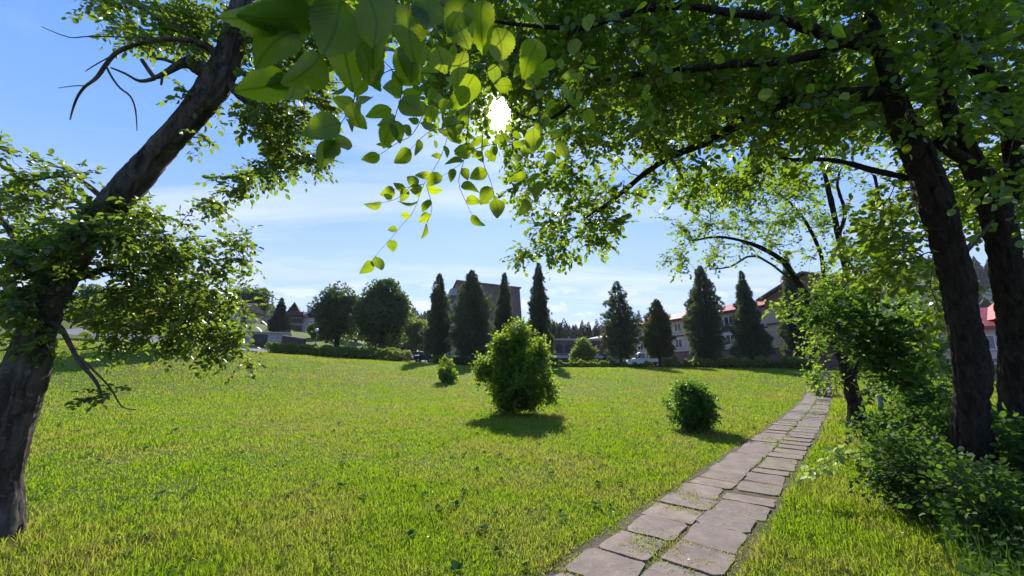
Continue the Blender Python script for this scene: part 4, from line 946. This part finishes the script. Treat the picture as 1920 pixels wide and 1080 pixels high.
# ------------------------------------------------------------------ roads
mb = MB()
def strip(mb, pts, w_, dz, mi=0):
    pv = None
    P2 = []
    for (a_, b_) in zip(pts[:-1], pts[1:]):
        for j in range(8): u = j/8; P2.append((a_[0]*(1-u)+b_[0]*u, a_[1]*(1-u)+b_[1]*u))
    P2.append(pts[-1]); P2 = np.array(P2); tg_ = norm(np.gradient(P2, axis=0)); nn = np.stack([tg_[:, 1], -tg_[:, 0]], 1)
    k0 = None
    for p, n_ in zip(P2, nn):
        i0 = len(mb.v)
        for j in range(5): q = p+n_*(j/4-.5)*w_; mb.v.append((q[0], q[1], H(*q)+dz))
        if k0 is not None:
            for j in range(4): mb.f.append((k0+j, k0+j+1, i0+j+1, i0+j)); mb.m.append(mi)
        k0 = i0
strip(mb, [(-70, 62), g2(500, 57), g2(640, 54), g2(770, 52), g2(900, 55), g2(1060, 55), g2(1200, 55), (25, 49), (31, 38), (36, 24)], 5.0, .03)
tag(mb.build('road', M['asphalt']), kind='structure')
mb = MB(); strip(mb, [g2(778, 46.5), g2(782, 50), g2(775, 60), g2(740, 90)], 4.0, .045); tag(mb.build('driveway', M['asphalt']), kind='structure')

# ------------------------------------------------------------------ buildings
def windows(root, M_, items, depth=.12, face='y', sign=-1, mull=True, frame='white'):
    """items (u0,u1,z0,z1,plane): one window each on a wall facing local -y (face y) or -x (face x)"""
    for (u0, u1, z0, z1, pl) in items:
        t_ = .07; fr = MB(); s_ = sign
        def bx(m, a, b_, c, d, p0, p1):
            lo, hi = sorted((pl+s_*p0, pl+s_*p1))
            if face == 'y': m.box(a, b_, lo, hi, c, d)
            else: m.box(lo, hi, a, b_, c, d)
        bx(fr, u0, u0+t_, z0, z1, -.03, .05); bx(fr, u1-t_, u1, z0, z1, -.03, .05); bx(fr, u0+t_, u1-t_, z0, z0+t_, -.03, .05); bx(fr, u0+t_, u1-t_, z1-t_, z1, -.03, .05)
        if mull: bx(fr, (u0+u1)/2-.04, (u0+u1)/2+.04, z0+t_, z1-t_, -.02, .045)
        f = fr.build('window', M_[frame], root)
        pn = MB(); bx(pn, u0+t_-.01, u1-t_+.01, z0+t_-.01, z1-t_+.01, -.06, .012); pn.build('pane', M_['glass'], f)
        sl_ = MB(); bx(sl_, u0-.08, u1+.08, z0-.09, z0-.012, -.02, .14); sl_.build('sill', M_['grey'], f)
# --- long pink two-storey building; local x along the facade (far left -> near right), facade plane local y=0, body behind (+y)
pA = np.array([21.6, 71.9]); pB = np.array([29.7, 46.2]); dv_ = pB-pA; LN = np.linalg.norm(dv_); rz = math.atan2(dv_[1], dv_[0])
root = empty('pink_building', (pA[0], pA[1], 1.25), rz); tag(root, 'long pink two-storey building with red roof, maroon base and brown gabled end', 'building')
LG = LN+10.5
MB().box(0, LN, 0, 9, 2.3, 7.05).build('wall', M['pink'], root)
MB().box(-.02, LN, -.05, 8.9, -.3, 2.3).box(LN, LG, -.05, 8.9, -.3, 2.28).build('base', M['plinth'], root)
MB().box(0, LN, -.10, -.001, 4.62, 4.80).box(0, LN, -.14, -.001, 2.26, 2.36).build('facade_band', M['dark'], root)
MB().prism([(-.6, 7.0), (-.6, 7.25), (4.5, 8.9), (9.6, 7.25), (9.6, 7.0)], 'x', -.4, LN).build('roof', M['redroof'], root)
MB().box(-.4, LN, -.72, -.602, 6.95, 7.20).build('gutter', M['dark'], root)
# gabled end wing
MB().prism([(LN, 2.28), (LG, 2.28), (LG, 7.8), ((LN+LG)/2, 9.8), (LN, 7.8)], 'y', -.25, 8.8).build('gable_wall', M['tan'], root)
mbw = MB()
for j in range(2):
    s1 = (LN-.45, 7.70, (LN+LG)/2, 9.85) if j == 0 else (LG+.45, 7.70, (LN+LG)/2, 9.85)
    mbw.prism([(s1[0], s1[1]), (s1[2], s1[3]), (s1[2], s1[3]+.24), (s1[0], s1[1]+.24)], 'y', -1.0, 9.2)
mbw.build('gable_roof', M['brown'], root)
MB().prism([(LN+.1, 6.6), (LG-.1, 6.6), (LG-.1, 7.7), ((LN+LG)/2, 9.6), (LN+.1, 7.7)], 'y', -.36, -.251).build('gable_cladding', M['tanwood'], root)
MB().box(LN, LG, -.42, -.255, 4.9, 5.05).build('gable_band', M['dark'], root)
it = []
for k in range(8): x0 = 1.4+k*3.2; it += [(x0, x0+1.5, 5.35, 6.6, 0), (x0, x0+1.5, 2.95, 4.25, 0)]
windows(root, M, it)
windows(root, M, [(LN+1.2+k*1.5, LN+1.9+k*1.5, 3.9, 4.5, -.25) for k in range(5)], mull=False, frame='tan')
windows(root, M, [(LN+2.6, LN+3.5, .6, 1.5, -.05)], mull=False)
for (lx, hh_, sc_) in ((13.2, 1.0, .8), (15.5, 1.9, 1.25), (3.0, .8, .6), (5.2, 1.1, .7)):
    z0 = 7.6; c = MB().box(lx-.45, lx+.45, 1.6, 2.6, z0-.2, z0+.9).build('chimney', M['brown'], root)
    MB().box(lx-.09*sc_, lx+.09*sc_, 2.0, 2.2, z0+.9, z0+.9+hh_).box(lx-.42*sc_, lx+.42*sc_, 1.95, 2.25, z0+.9+hh_, z0+1.05+hh_).box(lx-.42*sc_, lx-.30*sc_, 1.97, 2.23, z0+.72+hh_, z0+.9+hh_).box(lx+.30*sc_, lx+.42*sc_, 1.97, 2.23, z0+.72+hh_, z0+.9+hh_).build('vent_pipe', M['dark'], c)
# --- lower connecting wing to its left
pC = at(1105, 86)[:2]; dv2 = pA+np.array([.6, -1.0])-pC; L2 = np.linalg.norm(dv2); root = empty('connecting_wing', (pC[0], pC[1], 1.25), math.atan2(dv2[1], dv2[0])); tag(root, 'lower connecting wing with pale sloping roof edge, left of the pink building', 'building')
MB().box(0, L2, 0, 7, -.3, 5.6).build('wall', M['brown'], root)
MB().prism([(-.8, 5.5), (-.8, 5.8), (3.5, 6.7), (7.5, 5.8), (7.5, 5.5)], 'x', -.5, L2-.05).build('roof', M['cream'], root)
MB().box(.5, L2-.5, -.9, -.01, 1.9, 2.15).build('canopy', M['grey'], root)
windows(root, M, [(1+k*2.2, 2.6+k*2.2, 2.7, 4.4, 0) for k in range(int(L2/2.2)-1)])
MB().box(.3, L2-.6, -.3, -.012, 0, 1.5).build('base', M['grey'], root)
# --- low flat grey building behind the spiky bush
b = at(1020, 76); root = empty('low_building', (b[0], b[1], b[2]), R(2)); tag(root, 'low flat-roofed dark building between the apartment block and the spiky bush', 'building')
MB().box(0, 11, 0, 7, -.3, 4.9).build('wall', M['brown'], root); MB().box(-.4, 11.3, -.6, 7.4, 4.9, 5.25).build('roof', M['stucco'], root)
MB().box(.2, 10.8, -1.6, -.01, 1.6, 2.1).build('canopy', M['grey'], root); MB().box(.2, 10.8, -.5, -.011, .1, .9).build('base', M['grey'], root)
windows(root, M, [(.6+k*1.7, 1.9+k*1.7, 2.5, 4.2, 0) for k in range(6)], frame='dark')
# --- brown apartment block: front wall faces the lawn, balcony side faces left
b = at(855, 69); rz = R(13.5); WB = 11.3; HB = CAMZ+(HOR-525)/764*69-b[2]
root = empty('apartment_block', (b[0], b[1], b[2]), rz); tag(root, 'tall brown-clad apartment block with pale balconies on its left side', 'building')
DB = 30
MB().prism([(0, -.4), (WB+.9, -.4), (WB+.75, 4.4), (WB, 8.6), (WB-.3, HB-.75), (0, HB)], 'y', 0, DB).build('wall', M['stucco'], root)
MB().prism([(-.12, 7.2), (WB+.28, 7.2), (WB-.15, HB-.70), (-.12, HB+.06)], 'y', -.16, -.003).build('cladding', M['brown'], root)
MB().prism([(-.35, HB+.03), (WB+.1, HB-.72), (WB+.1, HB-.50), (-.35, HB+.28)], 'y', -.4, DB+.3).build('roof_edge', M['brown'], root)
for fl in range(5):
    z0 = 1.0+fl*2.75
    if z0+1.2 > HB: break
    for k in range(5):
        y0 = .8+k*5.8
        f = MB().box(-1.25, -.003, y0, y0+4.6, z0-.18, z0).box(-1.25, -1.15, y0, y0+4.6, z0, z0+1.0).box(-1.15, -.003, y0, y0+.08, z0, z0+1.0).box(-1.15, -.003, y0+4.52, y0+4.6, z0, z0+1.0).build('balcony', M['grey'], root)
    windows(root, M, [(1.6+k*5.8, 4.4+k*5.8, z0+.3, z0+2.1, 0) for k in range(5)], face='x')
windows(root, M, [(1.5+k*3.3, 2.6+k*3.3, 1.2, 2.6, 0) for k in range(3)], frame='tan')
MB().box(-.14, 0-.003, -.1, DB, HB-1.2, HB-.05).build('fascia', M['brown'], root)
# --- chalet with two steep gables
def chalet():
    b = at(541, 92); k = 92/764; root = empty('chalet', (b[0], b[1], b[2]-.5), R(22)); tag(root, 'dark timber chalet with two steep gables on the rise at the left', 'house')
    zt = CAMZ+(HOR-568)*k-b[2]+.5   # ridge
    hw = 26*k/2*1.15
    MB().box(-hw, hw+7.2, 0, 9, -1, zt*.52).build('wall', M['stucco'], root)
    MB().prism([(-hw*.92, zt*.52), (hw*.92, zt*.52), (0, zt*.97)], 'y', .05, 8).build('gable_wall', M['wood'], root)
    for sg in (-1, 1): MB().prism([(sg*hw*1.25, zt*.42), (0, zt), (0, zt+.3), (sg*(hw*1.25+.1), zt*.42+.15)], 'y', -.9, 9).build('roof', M['woodroof'], root)
    cx2 = (582-541)*k; zt2 = zt*.90; h2 = 15*k
    MB().prism([(cx2-h2*.8, zt2*.72), (cx2+h2*.8, zt2*.72), (cx2, zt2*.96)], 'y', -.1, 7).build('gable_wall', M['cream'], root)
    for sg in (-1, 1): MB().prism([(cx2+sg*h2*1.1, zt2*.66), (cx2, zt2), (cx2, zt2+.28), (cx2+sg*(h2*1.1+.1), zt2*.66+.15)], 'y', -1.0, 8).build('roof', M['woodroof'], root)
    MB().prism([(-.3, zt*.55), (4.0, zt*.80), (8.6, zt*.55)], 'x', hw*.6, cx2).build('roof', M['woodroof'], root)
    for zf in (.02, .27, .50): 
        z0 = zt*zf+.4; MB().box(-hw*1.15, hw*1.15, -1.1, -.02, z0, z0+.15).box(-hw*1.15, hw*1.15, -1.1, -1.02, z0+.15, z0+.9).build('balcony', M['wood'], root)
    windows(root, M, [(-1.9, -1.0, zt*.32, zt*.44, -.02), (-.6, .3, zt*.32, zt*.44, -.02), (.8, 1.7, zt*.32, zt*.44, -.02), (-1.6, -.4, zt*.10, zt*.24, -.02), (.3, 1.5, zt*.10, zt*.24, -.02), (cx2-1.6, cx2-.4, zt*.3, zt*.42, -.02), (cx2+.4, cx2+1.6, zt*.3, zt*.42, -.02)])
    windows(root, M, [(-.9, -.1, zt*.62, zt*.72, .03), (.1, .9, zt*.62, zt*.72, .03)])
    windows(root, M, [(cx2-.45, cx2+.45, zt2*.76, zt2*.86, -.12)], frame='wood')
    MB().box(hw*1.4, hw*1.4+.7, 2, 2.7, zt*.7, zt*.98).build('chimney', M['grey'], root)
chalet()
# garage and yard wall below the chalet
b = at(452, 61); root = empty('garage', (b[0], b[1], b[2]-.2), R(26)); tag(root, 'flat-roofed stucco garage with dark door, left of the long hedge', 'garage')
MB().box(0, 6.0, 0, 4, -1.5, 2.2).build('wall', M['stucco'], root); MB().box(-.2, 6.2, -.25, 4.2, 2.2, 2.38).build('roof', M['grey'], root); d_ = MB().box(1.0, 3.0, -.05, -.002, 0, 1.95).build('door', M['dark'], root); MB().box(1.85, 2.15, -.09, -.052, 1.0, 1.06).build('handle', M['metal'], d_)
a1 = at(523, 61); a2 = at(572, 60); root = empty('yard_wall', a1, math.atan2(a2[1]-a1[1], a2[0]-a1[0])); tag(root, 'dark boarded yard wall between the garage and the lamp post', 'wall')
MB().prism([(0, -.8), (4.1, -.8), (4.1, 1.4), (0, 2.0)], 'y', 0, .25).build('panel', M['wood'], root); MB().prism([(-.05, 2.003), (4.15, 1.403), (4.15, 1.5), (-.05, 2.1)], 'y', -.06, .31).build('coping', M['grey'], root)
b = at(400, 80); root = empty('far_house', (b[0]-6, b[1], b[2]-.5), R(6)); tag(root, 'low house with pale wall glimpsed behind the tips of the leaning tree', 'house')
MB().box(0, 10, 0, 7, -1, 3.0).build('wall', M['stucco'], root); MB().prism([(-.6, 2.9), (-.6, 3.1), (3.5, 5.0), (7.6, 3.1), (7.6, 2.9)], 'x', -.5, 10.5).build('roof', M['woodroof'], root); windows(root, M, [(1+k*2.4, 2.3+k*2.4, 1, 2.2, 0) for k in range(4)])
b = at(140, 76); root = empty('far_house', (b[0]-3, b[1], b[2]-.6), R(18)); tag(root, 'long low house with red-brown roof on the left skyline of the lawn', 'house')
MB().box(0, 14, 0, 7, -1, 1.9).build('wall', M['dark'], root); MB().prism([(-.6, 1.8), (-.6, 2.0), (3.5, 3.6), (7.6, 2.0), (7.6, 1.8)], 'x', -.5, 14.5).build('roof', M['redroof'], root); windows(root, M, [(1+k*2.6, 2.3+k*2.6, .6, 1.5, 0) for k in range(5)])
# red-roofed house on the far right
b = at(1800, 40); root = empty('red_roof_house', (b[0]-4.0, b[1]+2, b[2]-.6), R(-24)); tag(root, 'pink house with bright red roof seen between the two dark trunks', 'house')
MB().box(0, 16, 0, 8, -1, 4.5).build('wall', M['pink'], root); MB().prism([(-.7, 4.4), (-.7, 4.65), (4, 6.9), (8.7, 4.65), (8.7, 4.4)], 'x', -.6, 16.6).build('roof', M['redroof'], root)
MB().prism([(7.5, 5.3), (12.5, 5.3), (10, 7.4)], 'y', -.3, 4).build('dormer', M['redroof'], root); MB().box(-.0, 16, -.5, -.01, 1.5, 1.7).build('facade_band', M['cream'], root)
windows(root, M, [(1+k*2.5, 2.4+k*2.5, 2.4, 3.8, 0) for k in range(6)]+[(1+k*2.5, 2.4+k*2.5, -.2, 1.1, 0) for k in range(6)])

# ------------------------------------------------------------------ lamp posts
def lamp(px, Y_, row, label):
    b = at(px, Y_); z = CAMZ+(HOR-row)/764*Y_-b[2]; root = empty('lamp_post', b); tag(root, label, 'lamp post', 'globe lamps behind the long hedge')
    MB().lathe([(.09, -.1), (.09, .3), (.05, .35), (.04, z-.25), (.09, z-.22), (.09, z-.18)], 14).build('pole', M['metal'], root, smooth=True)
    MB().lathe([(.22*math.sin(a_), z-.22*math.cos(a_)) for a_ in np.linspace(.35, math.pi, 12)], 18).build('globe', M['globe'], root, smooth=True)
lamp(588, 50, 619, 'tall lamp post with white globe, nearest the boarded yard wall'); lamp(665, 66, 629, 'farther white-globe lamp seen between the two dark round trees')

# ------------------------------------------------------------------ vehicles
def wheel(root, x, y, r, w_=.2):
    wv = MB().cyl((x, r), r, y-w_/2, y+w_/2, 'y', 22).build('wheel', M['tyre'], root); 
    MB().cyl((x, r), r*.6, y-w_/2-.012, y+w_/2+.012, 'y', 16).build('rim', M['grey'], wv)
b = at(1176, 56); root = empty('pickup_truck', (b[0], b[1], b[2]+.02), R(-4)); tag(root, 'small white flatbed truck parked between two conifers by the pink building', 'truck')
MB().prism([(0, .38), (0, .85), (.12, 1.0), (.95, 1.22), (1.42, 1.95), (1.62, 2.05), (2.35, 2.05), (2.45, 1.95), (2.45, .38)], 'y', -.9, .9).build('cab', M['carwhite'], root, .035)
MB().box(2.53, 4.9, -.95, .95, .75, 1.5).build('cargo_bed', M['carwhite'], root, .02); MB().box(.5, 4.9, -.4, .4, .32, .6).build('chassis', M['dark'], root)
MB().prism([(1.02, 1.27), (1.40, 1.88), (1.41, 1.93), (.98, 1.27)], 'y', -.78, .78).build('windscreen', M['glass'], root)
for sg in (-1, 1): MB().prism([(1.22, 1.25), (1.56, 1.85), (2.2, 1.85), (2.2, 1.25)], 'y', sg*.905-.008, sg*.905+.008).build('side_window', M['glass'], root)
for x_ in (.75, 3.9):
    for y_ in (-.8, .8): wheel(root, x_, y_, .36)
for sg in (-1, 1): MB().box(-.02, .03, sg*.65-.15, sg*.65+.15, .72, .88).build('headlight', M['glass'], root, .01)
MB().box(.0-.05, .02, -.85, .85, .36, .52).build('bumper', M['dark'], root); MB().box(2.5, 2.58, -.9, .9, 1.5, 2.1).box(2.58, 4.6, -.88, -.82, 2.0, 2.06).box(2.58, 4.6, .82, .88, 2.0, 2.06).box(4.55, 4.62, -.88, .88, 1.5, 2.06).build('rack', M['metal'], root)
b = at(797, 53); root = empty('parked_car', (b[0]-1.0, b[1]+.4, b[2]+.05), R(68)); tag(root, 'dark parked car half hidden behind the foot of a conifer', 'car')
MB().prism([(-2.1, .3), (-2.1, .75), (-1.9, .9), (-1.0, .98), (-.4, 1.4), (.9, 1.45), (1.7, 1.0), (2.1, .92), (2.15, .35)], 'y', -.85, .85).build('body', M['cardark'], root, .05)
MB().prism([(-.92, 1.0), (-.38, 1.36), (.85, 1.40), (1.5, 1.02)], 'y', -.86, .86).build('side_window', M['glass'], root); MB().prism([(-.99, 1.0), (-.42, 1.385), (-.45, 1.395), (-1.03, 1.0)], 'y', -.7, .7).build('windscreen', M['glass'], root)
for x_ in (-1.3, 1.35):
    for y_ in (-.76, .76): wheel(root, x_, y_, .32)
for sg in (-1, 1): MB().box(-2.14, -2.09, sg*.6-.16, sg*.6+.16, .62, .76).build('headlight', M['white'], root)
MB().box(-2.15, -2.11, -.5, .5, .36, .5).build('bumper', M['dark'], root)
b = at(770, 60); root = empty('garden_shelter', (b[0]-1.8, b[1], b[2]), R(-4)); tag(root, 'low reddish-brown shelter with flat roof beside the dark car', 'shelter')
MB().box(-.4, 4.3, -.3, 2.2, 1.75, 2.05).build('roof', M['wood'], root); MB().box(.2, 1.6, .1, 2.0, -.2, 1.75).build('wall', M['plinth'], root)
for x_ in (3.9,):
    for y_ in (0, 1.9): MB().box(x_, x_+.12, y_, y_+.12, -.2, 1.75).build('post', M['wood'], root)

# ------------------------------------------------------------------ hills and forest
az = np.radians(np.linspace(-80, 80, 161)); rr = np.linspace(150, 900, 40)
pxs = 960+764*np.tan(np.clip(az, -1.2, 1.2))
def ridge_row(px): return np.interp(px, [-1500, 0, 430, 600, 760, 850, 980, 1100, 1250, 1450, 1600, 1850, 2200, 4000], [600, 600, 598, 596, 606, 614, 624, 634, 620, 600, 560, 515, 520, 560])
def hill_h(a, r):
    px = 960+764*np.tan(np.clip(a, -1.3, 1.3)); d = 700*np.cos(a); hh = (HOR-ridge_row(px))/764*d
    return np.interp(r, [150, 700, 900], [-2, 1, .9])**1*0 + S(r, 140, 700)*hh*(1+.06*np.sin(a*17)+.05*np.sin(a*41+r*.01))+hz_(r*np.sin(a), np.full_like(r, 88.0)+0*a)*0+.5
AA, RR = np.meshgrid(az, rr); HH = hill_h(AA, RR)
V = np.stack([(RR*np.sin(AA)).ravel(), (RR*np.cos(AA)).ravel(), HH.ravel()-1.0*(RR.ravel() < 160)*3], 1); nx = len(az); i = (np.arange(len(rr)-1)[:, None]*nx+np.arange(nx-1)[None]).ravel()
tag(mesh_np('hills', V, [np.stack([i, i+1, i+nx+1, i+nx], 1)], M['hill'], smooth=True), kind='structure')
def forest(n):
    g = np.random.default_rng(3); a_ = g.uniform(-1.25, 1.25, n); r = 170+g.random(n)**.8*560; h = g.uniform(9, 19, n); w_ = h*g.uniform(.16, .30, n); z = hill_h(a_, r)-1
    Vs = []; Fs = []; off = 0
    sides = 7; lev = [(.0, 1.0), (.35, .78), (.32, .95), (.62, .5), (.6, .68), (.84, .22), (.82, .36), (1.0, .02)]
    an = np.arange(sides)*2*np.pi/sides
    rings = []
    for lz, lr in lev:
        jit = g.uniform(.6, 1.25, (n, sides)); rad = w_[:, None]*lr*jit
        rings.append(np.stack([(r*np.sin(a_))[:, None]+rad*np.cos(an), (r*np.cos(a_))[:, None]+rad*np.sin(an), (z+h*(.08+.92*lz))[:, None]+h[:, None]*g.uniform(-.03, .03, (n, sides))], 2))
    V = np.stack(rings, 1); k = len(lev); base = (np.arange(n)*k*sides)[:, None, None]
    l = np.arange(k-1)[None, :, None]*sides; s0 = np.arange(sides)[None, None]; s1 = (s0+1) % sides
    q = np.stack([base+l+s0, base+l+s1, base+l+sides+s1, base+l+sides+s0], 3).reshape(-1, 4)
    return V.reshape(-1, 3), [q]
V, q = forest(2600); tag(mesh_np('forest', V, q, M['conifer']), 'dark wooded hillside of conifers beyond the houses', 'forest', kind='stuff')
print('objects', len(bpy.data.objects), 'polys', sum(len(m.polygons) for m in bpy.data.meshes))
# ------------------------------------------------------------------ haze
hm = bpy.data.materials.new('haze'); hm.use_nodes = True; hn = hm.node_tree.nodes; hn.clear()
ho = hn.new('ShaderNodeOutputMaterial'); hp = hn.new('ShaderNodeVolumePrincipled'); hm.node_tree.links.new(hp.outputs[0], ho.inputs['Volume'])
hp.inputs['Color'].default_value = (.86, .90, 1, 1); hp.inputs['Density'].default_value = .00012; hp.inputs['Anisotropy'].default_value = .3
hz_o = MB().box(-1300, 1300, -120, 1100, -6, 330).build('haze', hm); tag(hz_o, 'thin pale daylight haze over the lawn and hills', 'haze', kind='stuff')
